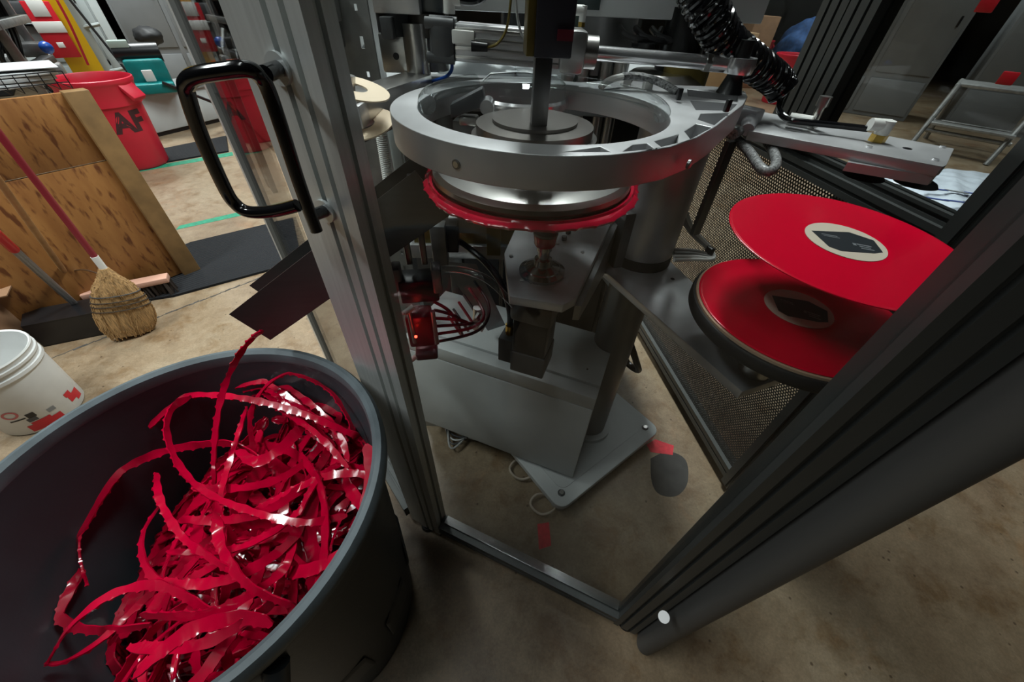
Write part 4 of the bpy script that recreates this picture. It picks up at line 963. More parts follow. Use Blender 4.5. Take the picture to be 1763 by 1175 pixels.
tag(B().tube([ay(776, 100, .80), ay(778, 118, .80), ay(768, 132, .81), ay(745, 140, .84)], .003, 8, 8).obj('air_hose', BLUEH), 'thin blue air hose under the dark cylinder end cap', 'hose')
# slotted galvanised upright
su_ = thing('slotted_upright', 'galvanised slotted steel upright between the enclosure post and the clamp unit', 'upright', ay(610, 300, .92))
ya = .90; xL, xR = ay(588, 60, ya).x, ay(642, 60, ya).x; wch = xR - xL
holes = []
zlist = [0.05 * k for k in range(0, 30)]
for k, zz in enumerate(zlist):
    w2, h2 = (.0035, .009) if k % 2 else (.003, .0045)
    holes.append([(wch * .62 - w2, zz - h2), (wch * .62 + w2, zz - h2), (wch * .62 + w2, zz + h2), (wch * .62 - w2, zz + h2)])
MU = Matrix.Translation((xL, ya, 0.0)) @ Matrix.Rotation(math.radians(90), 4, 'X')
ext2d('front_web', [[(0, -.1), (wch, -.1), (wch, 1.6), (0, 1.6)]] + [[(x, z + .03) for x, z in h] for h in holes], -.0015, .0015, GALV, su_, M=MU)
B().box((xL, ya + .02, .75), (.003, .04, 1.7)).obj('flange', GALV, su_)
B().box((xR, ya + .02, .75), (.003, .04, 1.7)).obj('flange', GALV, su_)
B().box((xL - .012, ya - .02, 1.335), (.045, .03, .05), 0, bev=.003).obj('latch', GALV, su_)
B().box((xL - .010, ya - .02, 1.29), (.040, .02, .035), 0, bev=.005).obj('latch', STEELD, su_)
# label pin with paper labels
lp = thing('label_magazine', 'grey block and pin holding loose paper labels beside the enclosure post', 'label holder', ay(607, 220, .60))
pxbox(590, 622, 182, 222, .60, .04, 'block', CAST, lp)
B().cyl(ay(604, 185, .62), ay(604, 130, .62), .006, n=14).obj('pin', STEEL, lp)
for (px, py, d, tilt, lab) in ((612, 152, .62, (.25, -.05, 1), 'cream paper label spinning on the pin above the grey block'), (627, 214, .63, (-.1, -.25, 1), 'cream paper label hanging tilted beside the grey block')):
    M_ = Vector((0, 0, 1)).rotation_difference(Vector(tilt).normalized()).to_matrix().to_4x4()
    t = B().lathe((0, 0, 0), [(.016, -.001), (.046, -.001), (.046, .001), (.016, .001), (.016, -.001)], 48)
    bmesh.ops.transform(t.bm, matrix=Matrix.Translation(ay(px, py, d)) @ M_, verts=t.bm.verts)
    tag(t.obj('paper_label', mat('cream_paper', (.72, .58, .42), .6)), lab, 'paper label')
cdx = thing('conduit', 'white corrugated conduit running down beside the ring', 'conduit', ay(660, 300, .80))
P = [ay(652, 205, .80), ay(658, 250, .80), ay(668, 310, .80)]
t = bmesh.new()
prf = []
L_ = (P[0] - P[2]).length
for k in range(60): prf += [(.011 if k % 2 else .0092, L_ * k / 59)]
B().lathe(P[2], prf, 18, axis=(P[0] - P[2])).obj('sleeve', WHITEP, cdx)
B().box(ay(682, 250, .83), (.022, .02, .16), 0, bev=.002).obj('support', PAINTL, cdx)
tag(B().box(ay(640, 85, 1.35), (.22, .02, .30), 0, bev=.004).obj('white_board', mat('white_panel', (.62, .65, .65), .5)), 'plain white board standing behind the slotted upright', 'board')  # plain white panel without notices
tag(B().tube([ay(655, 36, .95), ay(640, 68, .95), ay(622, 92, .95), ay(606, 110, .95)], .006, 10, 8).obj('grey_hose', mat('grey_lead2', (.16, .17, .17), .35)), 'grey hose sloping in front of the white panel', 'hose')

# ------------------------------------------------------------------ left background
def upright_panel(R0, dirv, L_, th, z0, z1): pass
pw_ = thing('plywood_panel', 'worn brown plywood panel on a wooden frame behind the brooms', 'panel', (-2.3, 1.5, 0))
R0 = Vector((-2.02, 1.937, 0)); pdv = Vector((-.54, -.84, 0)).normalized(); pnv = Vector((.84, -.54, 0)).normalized()
def ply_mat():
    m = mat('worn_plywood', (0.21, 0.082, 0.019), 0.5, col2=(0.31, 0.14, 0.038), vscale=5, stretch=(3, 3, .7), bump=.15, bscale=40)
    nt = m.node_tree; b = nt.nodes['Principled BSDF']; src = b.inputs['Base Color'].links[0].from_socket
    tc = nt.nodes.new('ShaderNodeTexCoord'); mp = nt.nodes.new('ShaderNodeMapping'); mp.inputs['Scale'].default_value = (34, 34, 9)
    n = nt.nodes.new('ShaderNodeTexNoise'); n.inputs['Scale'].default_value = 1.4; n.inputs['Detail'].default_value = 3
    nt.links.new(tc.outputs['Object'], mp.inputs[0]); nt.links.new(mp.outputs[0], n.inputs['Vector'])
    r = nt.nodes.new('ShaderNodeValToRGB'); r.color_ramp.elements[0].position = .55; r.color_ramp.elements[0].color = (1, 1, 1, 1)
    r.color_ramp.elements[1].position = .68; r.color_ramp.elements[1].color = (.38, .25, .16, 1)
    nt.links.new(n.outputs['Fac'], r.inputs[0])
    x = nt.nodes.new('ShaderNodeMix'); x.data_type = 'RGBA'; x.blend_type = 'MULTIPLY'; x.inputs[0].default_value = 1
    nt.links.new(src, x.inputs[6]); nt.links.new(r.outputs[0], x.inputs[7]); nt.links.new(x.outputs[2], b.inputs['Base Color'])
    return m
PLY = ply_mat()
pang = math.atan2(pdv.y, pdv.x)
B().box(R0 + pdv * .62 + Vector((0, 0, .345)), (1.16, .02, .65), pang, bev=.002).obj('lower_board', PLY, pw_)
B().box(R0 + pdv * .62 + Vector((0, 0, .815)), (1.16, .02, .28), pang, bev=.002).obj('upper_board', PLY, pw_)
B().box(R0 + pnv * .01 + Vector((0, 0, .48)), (.09, .06, .96), pang, bev=.004).obj('frame_post', mat('frame_wood', (.21, .12, .045), .55, var=.2, vscale=12), pw_)
q = ay(18, 205, 1.6); q = R0 + pdv * .53 + pnv * .03 + Vector((0, 0, .90))
B().box(q, (.10, .03, .03), pang, bev=.006).obj('clip', BLACK, pw_)
bn = thing('wire_basket', 'black wire basket of white papers on top of the plywood panel', 'basket', R0 + pdv * .35 - pnv * .15 + Vector((0, 0, .96)))
bc = R0 + pdv * .15 - pnv * .15 + Vector((0, 0, .955))
for k in range(9):
    for zz in (0, .05):
        pass
    a = bc + pdv * (-.16 + .04 * k); B().tube([a - pnv * .12 + Vector((0, 0, .07)), a - pnv * .12 + Vector((0, 0, .006)), a + pnv * .12 + Vector((0, 0, .006)), a + pnv * .12 + Vector((0, 0, .07))], .002, 6).obj('wire', BLACK, bn)
for sgn in (-1, 1):
    for zz in (.03, .07): B().tube([bc - pdv * .16 + pnv * .12 * sgn + Vector((0, 0, zz)), bc + pdv * .16 + pnv * .12 * sgn + Vector((0, 0, zz))], .002, 6).obj('wire', BLACK, bn)
for k in range(4):
    lab = ('white paper sheet lying askew on top of the wire basket', 'pale folder under the top sheet in the wire basket', 'white ring binder lying in the wire basket', 'lowest white paper pad in the wire basket')[k]
    tag(B().box(bc + pdv * (.02 * k - .02) + Vector((0, 0, .085 - .018 * k)), (.30, .22, .014 if k else .004), pang + .08 * k - .12, bev=.001).obj('paper_stack', mat('paper_white', (.62, .66, .68), .6)), lab, 'paper')
# straw broom
brm = thing('straw_broom', 'straw broom with dark red handle leaning against the plywood panel', 'broom', az_(238, 592, 0))
h0 = az_(178, 462, .36); h1 = R0 + pdv * .60 + pnv * .05 + Vector((0, 0, .93)); h1 = az_(-8, 222, .93)
B().cyl(h0, h1, .0125, n=14).obj('handle', REDH, brm)
hd = (h1 - h0).normalized()
B().cyl(h0 - hd * .02, h0 + hd * .06, .0145, n=14).obj('white_tape', WHITEP, brm)
tip = az_(240, 575, .0) + Vector((0, 0, .015)); bx = (tip - h0).normalized(); bs = bx.cross(Vector((.5, .5, .1))).normalized(); bs = Vector((.75, .62, 0)); bs = (bs - bx * bs.dot(bx)).normalized(); bt = bx.cross(bs)
LB = (tip - h0).length; t = bmesh.new(); rr = []
secs = [(0, .018, .018), (.10, .035, .026), (.25, .07, .035), (.45, .095, .04), (.65, .108, .042), (.85, .105, .04), (1.0, .085, .032)]
for f, wA, wB in secs:
    bend = bs * (-.02 * f * f)
    rr.append([t.verts.new(h0 + bx * LB * f + bend + bs * wA * math.cos(2 * math.pi * k / 28) + bt * wB * math.sin(2 * math.pi * k / 28) * (1 + .12 * (k % 2))) for k in range(28)])
for i in range(len(rr) - 1):
    for k in range(28): t.faces.new((rr[i][k], rr[i][(k + 1) % 28], rr[i + 1][(k + 1) % 28], rr[i + 1][k]))
t.faces.new(rr[-1]); t.faces.new(rr[0][::-1]); bmesh.ops.recalc_face_normals(t, faces=t.faces)
B().add(t).obj('bristle_body', STRAW, brm)
bst = B()
for k in range(260):
    a = random.uniform(0, 6.28); f0_, f1_ = random.uniform(.05, .7), random.uniform(.85, 1.06)
    def sp_(f):
        j = 0
        while j < len(secs) - 2 and secs[j + 1][0] < f: j += 1
        g = (f - secs[j][0]) / (secs[j + 1][0] - secs[j][0]); wA = secs[j][1] + (secs[j + 1][1] - secs[j][1]) * g; wB = secs[j][2] + (secs[j + 1][2] - secs[j][2]) * g
        return h0 + bx * LB * f - bs * .02 * f * f + bs * wA * 1.03 * math.cos(a) + bt * wB * 1.08 * math.sin(a)
    p_, q_ = sp_(f0_), sp_(min(f1_, 1.05)); q_.z = max(q_.z, .004)
    bst.tube([p_, (p_ + q_) / 2 + Vector((random.gauss(0, .003), random.gauss(0, .003), 0)), q_], .0022, 4)
o = bst.obj('bristles', STRAW, brm); o['kind'] = 'stuff'
for f in (.36, .44, .50, .57):
    ring = []
    j = 0
    while j < len(secs) - 2 and secs[j + 1][0] < f: j += 1
    g = (f - secs[j][0]) / (secs[j + 1][0] - secs[j][0]); wA = secs[j][1] + (secs[j + 1][1] - secs[j][1]) * g + .004; wB = (secs[j][2] + (secs[j + 1][2] - secs[j][2]) * g) * 1.1 + .004
    ring = [h0 + bx * LB * f - bs * .02 * f * f + bs * wA * math.cos(2 * math.pi * k / 24) + bt * wB * math.sin(2 * math.pi * k / 24) for k in range(25)]
    B().tube(ring, .0025, 6).obj('stitching', DKGREY if f < .4 else mat('black_thread', (.03, .02, .012), .7), brm)
# push broom
pb_ = thing('push_broom', 'wide push broom with wooden head and pale stick in front of the plywood', 'broom', az_(215, 500, 0))
e0, e1_ = az_(142, 508, .10), az_(290, 478, .10); de = (e1_ - e0).normalized(); an = math.atan2(de.y, de.x)
B().box((e0 + e1_) / 2, ((e1_ - e0).length, .065, .03), an, bev=.004).obj('head', WOODP, pb_)
hb_ = B()
for k in range(120):
    p_ = e0.lerp(e1_, (k + .5) / 120) + Vector((-de.y, de.x, 0)) * random.uniform(-.028, .028); p_.z = .086
    q_ = p_ + Vector((random.gauss(0, .006), random.gauss(0, .006), 0)); q_.z = .003; hb_.tube([p_, q_], .006, 5)
o = hb_.obj('bristles', mat('brown_bristle', (.02, .012, .008), .8), pb_); o['kind'] = 'stuff'
s0 = az_(128, 492, .125); B().cyl(s0, az_(-10, 300, .80), .012, n=12).obj('stick', WOODH, pb_)
B().cyl(s0, az_(136, 503, .11), .016, n=12).obj('socket', BLACK, pb_)
# lobby dustpan
dp = thing('dustpan', 'black lobby dustpan with grey and red upright handle on the floor', 'dustpan', az_(135, 580, 0))
D0, D1, D2, D3 = az_(76, 598, 0), az_(202, 572, 0), az_(196, 520, 0), az_(72, 545, 0)
zz = Vector((0, 0, .11)); th = Vector((0, 0, .006))
B().hexa([D0, D1, D2, D3], [D0 + th, D1 + th, D2 + th, D3 + th]).obj('pan_floor', BLACK, dp)
def wall_(p, q, h0_, h1_, nm):
    n_ = Vector((-(q - p).y, (q - p).x, 0)).normalized() * .006
    B().hexa([p, q, q + n_, p + n_], [p + Vector((0, 0, h0_)), q + Vector((0, 0, h1_)), q + n_ + Vector((0, 0, h1_)), p + n_ + Vector((0, 0, h0_))]).obj(nm, BLACK, dp)
wall_(D0, D1, .13, .13, 'front_wall'); wall_(D1, D2, .13, .10, 'side_wall'); wall_(D3, D0, .10, .13, 'side_wall'); wall_(D2, D3, .06, .06, 'back_wall')
B().hexa([D0 + Vector((0, 0, .128)), D1 + Vector((0, 0, .128)), D1.lerp(D2, .55) + Vector((0, 0, .115)), D0.lerp(D3, .55) + Vector((0, 0, .115))], [D0 + Vector((0, 0, .134)), D1 + Vector((0, 0, .134)), D1.lerp(D2, .55) + Vector((0, 0, .121)), D0.lerp(D3, .55) + Vector((0, 0, .121))]).obj('hood', BLACK, dp)
ha = az_(128, 523, .12); hb2 = az_(24, 430, .52); hc = az_(-12, 398, .66)
B().cyl(ha, hb2, .014, n=14).obj('handle', mat('grey_handle', (.22, .22, .22), .4, .5), dp); B().cyl(hb2, hc, .016, n=14).obj('grip', REDS, dp)
tag(B().tube([az_(92, 505, .16), az_(105, 478, .20), az_(135, 465, .24), az_(165, 470, .25), az_(178, 480, .24)], .004, 8, 8).obj('hook_bracket', STEEL), 'bent grey metal hook joining the dustpan handle and the broom', 'hook')
# cardboard box
cbx = thing('cardboard_box', 'open brown cardboard box at the left edge beside the dustpan', 'box', az_(20, 620, 0))
c0 = az_(84, 606, 0)
B().box(c0 + Vector((-.20, -.06, .13)), (.34, .26, .26), -.95, bev=.003).obj('carton', CARDB, cbx)
B().box(c0 + Vector((-.20, .06, .262)), (.10, .26, .005), -.95).obj('flap', CARDB, cbx)
# white bucket
BK = Vector((-1.949, 0.888, 0))
bk = thing('bucket', 'white plastic bucket with red and black print beside the grey bin', 'bucket', BK)
B().lathe(BK, [(0, .003), (.124, .003), (.128, .010), (.1435, .255), (.149, .257), (.149, .270), (.144, .272), (.1445, .288), (.150, .290), (.151, .300), (.146, .302), (.147, .316), (.150, .320), (.148, .326), (.142, .322), (.139, .26), (.122, .014), (0, .012)], 72).obj('body', BUCKET, bk)
def bpatch(a0, a1, z0, z1, nm, m):
    t = bmesh.new(); g = []
    n_ = max(4, int((a1 - a0) / 3))
    for i in range(n_ + 1):
        a = math.radians(a0 + (a1 - a0) * i / n_); row = []
        for zz_ in (z0, z1):
            r = .128 + (.1435 - .128) * (zz_ - .01) / .245 + .0009; row.append(t.verts.new(BK + Vector((r * math.cos(a), r * math.sin(a), zz_))))
        g.append(row)
    for i in range(n_): t.faces.new((g[i][0], g[i + 1][0], g[i + 1][1], g[i][1]))
    return B().add(t).obj(nm, m, bk)
bpatch(-58, -14, .015, .05, 'red_print', REDS); bpatch(-50, -26, .05, .062, 'red_print', REDS)
bpatch(8, 34, .045, .075, 'red_print', REDS); bpatch(6, 18, .075, .095, 'red_print', REDS); bpatch(20, 34, .03, .045, 'red_print', REDS)
bpatch(-46, -36, .085, .108, 'black_print', BLACK); bpatch(-50, -38, .066, .084, 'black_print', DKGREY); bpatch(-24, -14, .070, .088, 'grey_print', PAINTG); bpatch(-66, -48, .09, .096, 'black_print', BLACK)
t = bmesh.new(); g = []
for i in range(25):
    row = []
    for rr_ in (.014, .021):
        a = 2 * math.pi * i / 24; aa = math.radians(-58) + rr_ * math.cos(a) / .138; zz_ = .125 + rr_ * math.sin(a)
        r = .128 + .0155 * (zz_ - .01) / .245 + .0009; row.append(t.verts.new(BK + Vector((r * math.cos(aa), r * math.sin(aa), zz_))))
    g.append(row)
for i in range(24): t.faces.new((g[i][0], g[i + 1][0], g[i + 1][1], g[i][1]))
B().add(t).obj('ring_print', mat('pale_red_print', (.5, .12, .12), .5), bk)
# red bins
def red_bin(c, label, text=False, sc=1.0, m=REDPL, grp='red round bins'):
    c = Vector(c); t_ = thing('red_bin', label, 'bin', c, grp)
    pf = [(0, .004), (.205, .004), (.215, .02), (.243, .44), (.246, .50), (.262, .505), (.268, .64), (.276, .655), (.282, .67), (.280, .688), (.272, .692), (.266, .684), (.256, .62), (.236, .44), (.205, .03), (0, .02)]
    B().lathe(c, [(r * sc, z * sc) for r, z in pf], 64).obj('body', m, t_)
    for ang in (2, 182):
        a = math.radians(ang); e = Vector((math.cos(a), math.sin(a), 0)); s_ = Vector((-e.y, e.x, 0)); z_ = Vector((0, 0, 1))
        B().hexa([c + e * .25 * sc - s_ * .08 + z_ * .63 * sc, c + e * .25 * sc + s_ * .08 + z_ * .63 * sc, c + e * .31 * sc + s_ * .07 + z_ * .53 * sc, c + e * .31 * sc - s_ * .07 + z_ * .53 * sc],
                 [c + e * .25 * sc - s_ * .08 + z_ * .67 * sc, c + e * .25 * sc + s_ * .08 + z_ * .67 * sc, c + e * .335 * sc + s_ * .07 + z_ * .56 * sc, c + e * .335 * sc - s_ * .07 + z_ * .56 * sc], bev=.008).obj('handle', m, t_)
    if text:
        me = textmesh('AF', .21); b = B(); b.bm.from_mesh(me); bpy.data.meshes.remove(me)
        bmesh.ops.subdivide_edges(b.bm, edges=b.bm.edges[:], cuts=2)
        a0 = math.atan2(-c.y, -c.x) + .34
        for v in b.bm.verts:
            u_, h_ = v.co.x, v.co.y; zz_ = .38 + h_; r = .215 + .028 * (zz_ - .02) / .42 + .0015; a = a0 + u_ / r
            v.co = c + Vector((r * math.cos(a), r * math.sin(a), zz_))
        o = b.obj('stencil_letters', mat('stencil_black', (.05, .012, .016), .6), t_); o['label'] = 'black stencilled letters AF'
    return t_
red_bin((-3.62, 3.68, 0), 'red plastic bin stencilled AF behind the plywood panel', True)
red_bin((-2.98, 4.62, 0), 'red plastic bin seen through the left side pane behind the handle')
red_bin((4.45, 7.9, 0), 'near red bin beyond the coiled hose at the back right')
red_bin((5.0, 10.4, 0), 'farther red bin behind another red bin at the back right')
# yellow column with red sign box
yp = ay(78, 0, 5.6)
yc_ = thing('yellow_column', 'yellow painted steel column with a red notice box', 'column', (yp.x, 5.6, 0))
B().box((yp.x, 5.6, 2.2), (.30, .20, 4.4), .78, bev=.004).obj('post', YELLOW, yc_)
s_ = Vector((yp.x, 5.6, 0)); fd = Vector((-s_.x, -s_.y, 0)).normalized(); sd_ = Vector((-fd.y, fd.x, 0)); fa_ = math.atan2(sd_.y, sd_.x)
nz = ay(98, 52, 5.45).z
B().box(s_ + fd * .16 + sd_ * -.10 + Vector((0, 0, nz)), (.24, .05, .50), fa_, bev=.006).obj('notice_box', REDS, yc_)
B().box(s_ + fd * .188 + sd_ * -.10 + Vector((0, 0, nz + .03)), (.25, .008, .10), fa_, bev=.002).obj('white_label', WHITEP, yc_)
B().box(s_ + fd * .188 + sd_ * -.10 + Vector((0, 0, nz + .19)), (.14, .006, .14), fa_, bev=.002).obj('white_card', WHITEP, yc_)
B().box(s_ + fd * .188 + sd_ * -.10 + Vector((0, 0, nz - .13)), (.06, .004, .05), fa_, bev=.001).obj('diamond_mark', WHITEP, yc_)
tag(B().tube([ay(98, 0, 5.3), ay(122, 45, 5.3), ay(152, 112, 5.3)], .012, 8, 6).obj('red_strap', REDPL), 'thin red strap hanging beside the yellow column', 'strap')
# grey cabinets
def cabinet(c, sx, sy, h, rz, label, m, doors=2, grp='grey control cabinets'):
    c = Vector(c); t_ = thing('cabinet', label, 'cabinet', c, grp); R_ = Matrix.Rotation(rz, 3, 'Z')
    B().box(c + Vector((0, 0, h / 2)), (sx, sy, h), rz, bev=.008).obj('carcass', m, t_)
    for k in range(doors):
        w_ = sx / doors; q = c + R_ @ Vector((-sx / 2 + w_ * (k + .5), -sy / 2 - .008, 0))
        d_ = B().box(q + Vector((0, 0, h * .62)), (w_ * .9, .016, h * .66), rz, bev=.004).obj('door', m, t_)
        B().box(q + R_ @ Vector((w_ * .36, -.014, h * .6)), (.025, .02, .12), rz, bev=.004).obj('handle', BLACK, d_)
        B().box(q + Vector((0, 0, h * .14)), (w_ * .9, .016, h * .22), rz, bev=.004).obj('lower_panel', m, t_)
        B().box(q + R_ @ Vector((0, -.01, h * .84)), (w_ * .42, .01, h * .10), rz, bev=.002).obj('vent', DKGREY, t_)
    return t_
p = az_(245, 118, 0); cabinet((-5.15, 6.95, 0), 1.15, .6, 1.9, .65, 'grey control cabinet with dark vent behind the teal pump', PAINTG)
cabinet((-6.45, 6.75, 0), .75, .5, 1.25, .75, 'pale grey cabinet between the yellow column and the vented cabinet', PAINTL)
MA = Vector((-4.05, 4.40, 0)); me1 = Vector((.38, .925, 0)); me2 = Vector((-.925, .38, 0)); mrot = math.atan2(.925, .38)
mbase = MA
mb = thing('white_machine_base', 'white sheet-metal machine base under the teal pump', 'machine base', MA + me1 * .35 + me2 * .4)
mc = MA + me1 * .42 + me2 * .27
B().box(mc + Vector((0, 0, .205)), (1.3, .52, .33), mrot, bev=.01).obj('housing', PAINTL, mb)
B().box(mc + Vector((0, 0, .02)), (1.26, .48, .04), mrot).obj('plinth', BLACK, mb)
B().box(mc + Vector((0, 0, .385)), (1.34, .56, .03), mrot, bev=.006).obj('top_plate', mat('plate_grey', (.30, .32, .32), .4, .4), mb)
tc_ = Vector((-3.98, 4.72, .40)); prot = .70
tp = thing('teal_pump', 'teal vacuum pump with black top on the white machine base', 'pump', tc_)
B().box(tc_ + Vector((-.03, .05, .15)), (.34, .26, .26), prot, bev=.03).obj('body', TEAL, tp)
B().box(tc_ + Vector((.02, -.03, .045)), (.36, .34, .09), prot, bev=.02).obj('foot', TEAL, tp)
B().cyl(tc_ + Vector((-.20, -.06, .32)), tc_ + Vector((.10, .18, .32)), .085, n=28).obj('motor', BLACK, tp)
q = tc_ + Vector((.08, -.10, .15)); B().box(q, (.09, .02, .10), prot, bev=.008).obj('plate', WHITEP, tp)
B().box(tc_ + Vector((-.12, -.04, .40)), (.16, .08, .06), prot, bev=.01).obj('top_box', mat('pale_green', (.4, .5, .45), .3), tp)
tag(B().tube([tc_ + Vector((.2, -.12, .10)), tc_ + Vector((.32, .0, .0)), tc_ + Vector((.50, .25, -.18)), tc_ + Vector((.62, .45, -.25))], .016, 8, 8).obj('pump_cable', BLACK), 'black cable trailing from the teal pump over the white base', 'cable')
cv_ = thing('cable_cluster', 'tangle of black hoses and brass fittings beside the white machine base', 'hose cluster', (mbase.x + .80, mbase.y + 1.1, 0))
for k in range(9):
    o_ = Vector((mbase.x + .66 + .04 * k, mbase.y + .85 + .05 * k, 0))
    B().tube([o_ + Vector((0, .1, .9 - .05 * k)), o_ + Vector((.1 * math.sin(k), -.1, .6)), o_ + Vector((.12 * math.cos(k * 2), -.05, .3)), o_ + Vector((.05, .05, .03))], .018, 7, 6).obj('hose', BLACK if k % 3 else GALV, cv_)
for k in range(6): B().cyl(cv_.location + Vector((-.2 + .08 * k, -.3, .06 + .09 * (k % 3))), cv_.location + Vector((-.12 + .08 * k, -.3, .10 + .09 * (k % 3))), .03, n=8).obj('fitting', OLIVE if k % 2 else STEEL, cv_)
# dark open machine on the far left
om = thing('open_machine', 'dark open-framed machine with hoses at the far left behind the red AF bin', 'machine', (-5.0, 3.6, 0))
OM = lambda px, py, y: ay(px, py, y)
for (px, y) in ((4, 4.2), (44, 5.0)):
    p = ay(px, 60, y); B().box((p.x, p.y, .75), (.07, .07, 1.5), .7, bev=.006).obj('frame_leg', STEELD if px < 100 else PAINTL, om)
for z_ in (.35, .62, .95, 1.15):
    a_1, b_1 = ay(-20, 60, 4.0), ay(60, 60, 4.9); c = (a_1 + b_1) / 2; d_ = b_1 - a_1
    B().box((c.x, c.y, z_), (d_.length * .95, .10, .06), math.atan2(d_.y, d_.x), bev=.006).obj('frame_rail', GALV if z_ in (.35, .95) else DKGREY, om)
for k in range(10):
    px = -8 + k * 5.5 if k < 8 else 120 + (k - 8) * 25; p = ay(px, 50, 4.4 + .05 * k if k < 8 else 6.4); z0 = 1.25 - .03 * (k % 4)
    B().tube([Vector((p.x, p.y, z0)), Vector((p.x + .06, p.y - .1, z0 - .3)), Vector((p.x - .04 * (k % 3), p.y - .12, z0 - .6)), Vector((p.x + .1, p.y, .35))], .02 if k % 2 else .014, 7, 6).obj('hose', BLACK, om)
for (px, py, y, s_, m_) in ((45, 60, 5.4, .30, PAINTG), (20, 110, 4.6, .25, GALV), (70, 105, 5.3, .25, PAINTL), (30, 20, 5.4, .3, DKGREY), (55, 85, 4.9, .2, STEELD), (90, 120, 5.0, .2, GALV)):
    p = ay(px, py, y); B().box(p, (s_, s_ * .8, s_ * .6), .7, bev=.02).obj('housing', m_, om)
B().cyl(ay(8, 148, 4.0), ay(48, 140, 4.2), .035, n=16).obj('shaft', CHROME, om)
B().sphere(ay(80, 82, 4.4), .05).obj('knob', BLUEH, om)
B().box((-4.9, 4.25, .03), (1.0, .4, .06), .9, bev=.004).obj('skid', STEELD, om)

p = ay(255, 62, 6.15); t = bmesh.new(); bmesh.ops.create_icosphere(t, subdivisions=3, radius=1)
for v in t.verts: v.co *= 1 + .12 * math.sin(v.co.x * 7) * math.sin(v.co.y * 5 + v.co.z * 6)
bmesh.ops.scale(t, vec=(.17, .12, .10), verts=t.verts)
tag(B().add(t, Matrix.Translation(p)).obj('black_bag', RUBBER, angle=80), 'black bag hanging on the grey cabinet door above the teal pump', 'bag')
rk = thing('pale_rack', 'pale grey upright rack with thin braces right of the yellow column', 'rack', (ay(155, 80, 5.9).x, 5.9, 0))
for (x, y_) in ((128, 5.9), (168, 5.9), (148, 6.3)):
    q = ay(x, 20, y_); B().box((q.x, y_, .75), (.09, .05, 1.5), .7, bev=.006).obj('rack_post', PAINTL, rk)
qa, qb = ay(128, 20, 5.9), ay(168, 20, 5.9)
for z_ in (.35, .8, 1.2): B().tube([Vector((qa.x, 5.9, z_)), Vector((qb.x, 5.9, z_ + .05))], .02, 8).obj('rack_bar', PAINTL, rk)
B().tube([Vector((qa.x, 5.85, 1.3)), Vector((qb.x + .1, 5.8, .2))], .014, 8).obj('brace', BLACK, rk)
dk = thing('dark_press', 'dark bulky press body behind the hoses at the far left', 'press', (-8.0, 5.75, 0))
B().box((-8.0, 5.75, .8), (1.6, .9, 1.6), .75, bev=.03).obj('press_body', mat('press_dark', (.03, .033, .036), .5, .3), dk)
for k in range(5):
    q = ay(4 + 17 * k, 34 + 16 * (k % 3), 5.7); B().box(q, (.22, .16, .12), .75, bev=.02).obj('press_module', (GALV, PAINTL, DKGREY)[k % 3], dk)
# ------------------------------------------------------------------ right background
cabinet((5.6, 7.6, 0), 1.5, .7, 2.0, -.62, 'tall grey control cabinet beyond the right window with dark vents', PAINTG)
cabinet((7.3, 6.6, 0), 1.5, .7, 1.9, -.62, 'wide grey cabinet beyond the right window beside the dark machine', mat('grey_cabinet_dark', (.20, .21, .215), .5))
dm = thing('dark_machine', 'dark machine with hoses and red tags at the far right beyond the window', 'machine', (7.6, 4.6, 0))
B().box((8.0, 5.0, .55), (.9, .8, 1.1), -.62, bev=.02).obj('housing', STEELD, dm)
for k in range(8):
    o_ = Vector((7.1 + .12 * k, 4.9 - .1 * k, 0)); B().tube([o_ + Vector((0, 0, 1.2)), o_ + Vector((-.2, -.1, .85 - .05 * (k % 3))), o_ + Vector((.1, .05, .5)), o_ + Vector((-.1, -.1, .05))], .03, 7, 6).obj('hose', BLACK if k % 2 else mat('brown_hose', (.12, .06, .05), .5), dm)
for (px, py) in ((1700, 8), (1735, 135)):
    B().box(ay(px, py, 5.2), (.14, .03, .12), -.62, bev=.01).obj('red_tag', REDS, dm)
# tubular step platform
stl = thing('step_platform', 'tubular grey metal step platform standing beyond the right window', 'step platform', (5.4, 5.5, 0))
S0 = az_(1640, 262, 0)
def SP(a, c, z): return S0 + Vector((.72, -.69, 0)) * a + Vector((.69, .72, 0)) * c + Vector((0, 0, z))
for a in (-.38, .38):
    B().tube([SP(a - .05, -.35, 0), SP(a, -.1, .62), SP(a, -.05, .66), SP(a, .40, .66), SP(a, .45, .62), SP(a + .04, .55, 0)], .028, 10, 3).obj('leg_frame', GALV, stl)
for (c, z) in ((-.25, .22), (.5, .22)): B().tube([SP(-.4, c, z), SP(.4, c, z)], .022, 10).obj('crossbar', GALV, stl)
B().box(SP(0, .17, .675), (.80, .50, .03), math.atan2(-.69, .72), bev=.006).obj('tread', GALV, stl)
B().box(SP(0, -.24, .30), (.76, .16, .03), math.atan2(-.69, .72), bev=.006).obj('tread', GALV, stl)
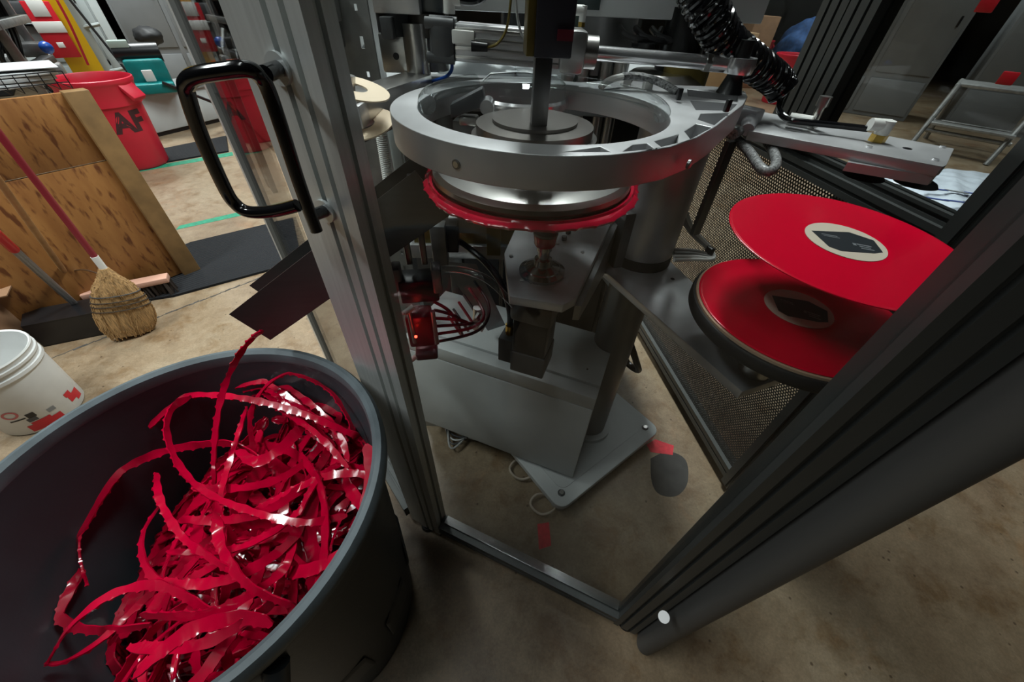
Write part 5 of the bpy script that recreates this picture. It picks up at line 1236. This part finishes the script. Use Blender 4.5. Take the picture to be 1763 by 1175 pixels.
# side table with printed plastic packs
tbl = thing('side_table', 'dark side table outside the right window carrying the printed bags', 'table', (1.85, 1.6, 0))
TA = [az_(1440, 312, .77), az_(1560, 285, .77), az_(1790, 318, .77), az_(1690, 440, .77)]
B().prism([(p.x, p.y) for p in TA], .75, .77, bev=.003).obj('table_top', DKGREY, tbl)
for p in TA: c_ = Vector((1.85, 1.6, 0)); q = p.lerp(Vector((c_.x, c_.y, p.z)), .12); B().box((q.x, q.y, .375), (.05, .05, .75), .4).obj('leg', STEELD, tbl)
def soft_bag(pts, z, name, label, m):
    P_ = [az_(x, y, z) for x, y in pts]; cen = sum(P_, Vector()) / len(P_); N_ = 40; M_ = 10
    t = bmesh.new(); loop = crom(P_ + [P_[0]], 8)[:-1]; rings = []
    for j in range(M_ + 1):
        f = j / M_; ring = []
        for i, p in enumerate(loop):
            q = cen.lerp(p, 1 - f * .96); h_ = .055 * math.sqrt(max(0, 1 - (1 - f) ** 2.2)) + .006 * math.sin(q.x * 60) * math.sin(q.y * 47) * min(1, f * 3)
            ring.append(t.verts.new((q.x, q.y, z + .004 + h_)))
        rings.append(ring)
    n_ = len(loop); lowr = [t.verts.new((p.x, p.y, z + .001)) for p in loop]
    for i in range(n_): t.faces.new((lowr[i], lowr[(i + 1) % n_], rings[0][(i + 1) % n_], rings[0][i]))
    for j in range(M_):
        for i in range(n_): t.faces.new((rings[j][i], rings[j][(i + 1) % n_], rings[j + 1][(i + 1) % n_], rings[j + 1][i]))
    t.faces.new(rings[-1]); t.faces.new(lowr[::-1]); bmesh.ops.recalc_face_normals(t, faces=t.faces)
    tt = thing(name, label, 'bag', (cen.x, cen.y, z)); B().add(t).obj('film', m, tt, angle=80); return tt, cen
SACK = mat('white_sack_print', (.60, .66, .74), .22, var=.1, vscale=30, bump=.4, bscale=25)
bg1, cen = soft_bag([(1508, 320), (1530, 305), (1620, 300), (1730, 316), (1722, 340), (1668, 392), (1600, 368)], .77, 'printed_bag', 'white plastic bag with blue print on the side table outside the right window', SACK)
for k in range(14):
    x = 1545 + (k % 5) * 34; y = 318 + (k // 5) * 17 + (k % 5) * 4
    p0 = az_(x, y, .832); B().box(p0, (.075, .012, .0025), -.45 + .1 * (k % 3), bev=.0005).obj('blue_print', PRINTB if k % 3 else PAINTG, bg1)
# boxes and blue cloth at the back
tag(B().box((3.6, 8.6, .45), (.7, .5, .9), .2, bev=.01).obj('cardboard_carton', mat('carton_tan', (.42, .27, .14), .8)), 'tan carton standing beyond the coiled hose', 'box')
tag(B().box((4.35, 9.4, .55), (.5, .5, 1.1), .2, bev=.01).obj('cardboard_carton', CARDB), 'tall dark brown carton behind the tan one', 'box')
t = bmesh.new(); bmesh.ops.create_icosphere(t, subdivisions=4, radius=1)
for v in t.verts: v.co *= 1 + .12 * math.sin(v.co.x * 6) * math.sin(v.co.z * 7 + v.co.y * 5); v.co.z = max(v.co.z, -.8)
bmesh.ops.scale(t, vec=(.45, .4, .6), verts=t.verts)
tag(B().add(t, Matrix.Translation((5.3, 9.4, .48))).obj('cloth_bundle', BLUE, angle=80), 'blue cloth bundle beside the red bins at the back right', 'cloth')
# cable bundle by the column
wb = thing('cable_bundle', 'white and grey cables tied beside the silver column', 'cable', az_(1200, 440, .87))
for k in range(4):
    B().tube([az_(1168 + 4 * k, 360, 1.0), az_(1185 + 3 * k, 395, .95), az_(1215 + 2 * k, 425, .90), az_(1228, 440 + 2 * k, .885), az_(1195, 432 + 5 * k, .89), az_(1160, 430 + 6 * k, .90)], .0045, 8, 8).obj('cable', WHITEP if k > 1 else mat('grey_lead', (.3, .3, .29)), wb)
B().box(az_(1222, 432, .895), (.012, .02, .02), .3, bev=.002).obj('tie', BLACK, wb)
pl2 = B().box(az_(1225, 330, 1.06), (.022, .012, .20), .4, bev=.002); tag(pl2.obj('support_bar', STEELD), 'dark flat support bar below the ring arm by the perforated sheet', 'bar')
tag(B().tube([Vector((.40, .97, .50)), Vector((.44, .93, .42)), Vector((.47, .95, .35)), Vector((.44, 1.0, .34)), Vector((.41, 1.0, .42))], .012, 10, 8).obj('black_hose', BLACK), 'thick black hose loop behind the lower column', 'hose')
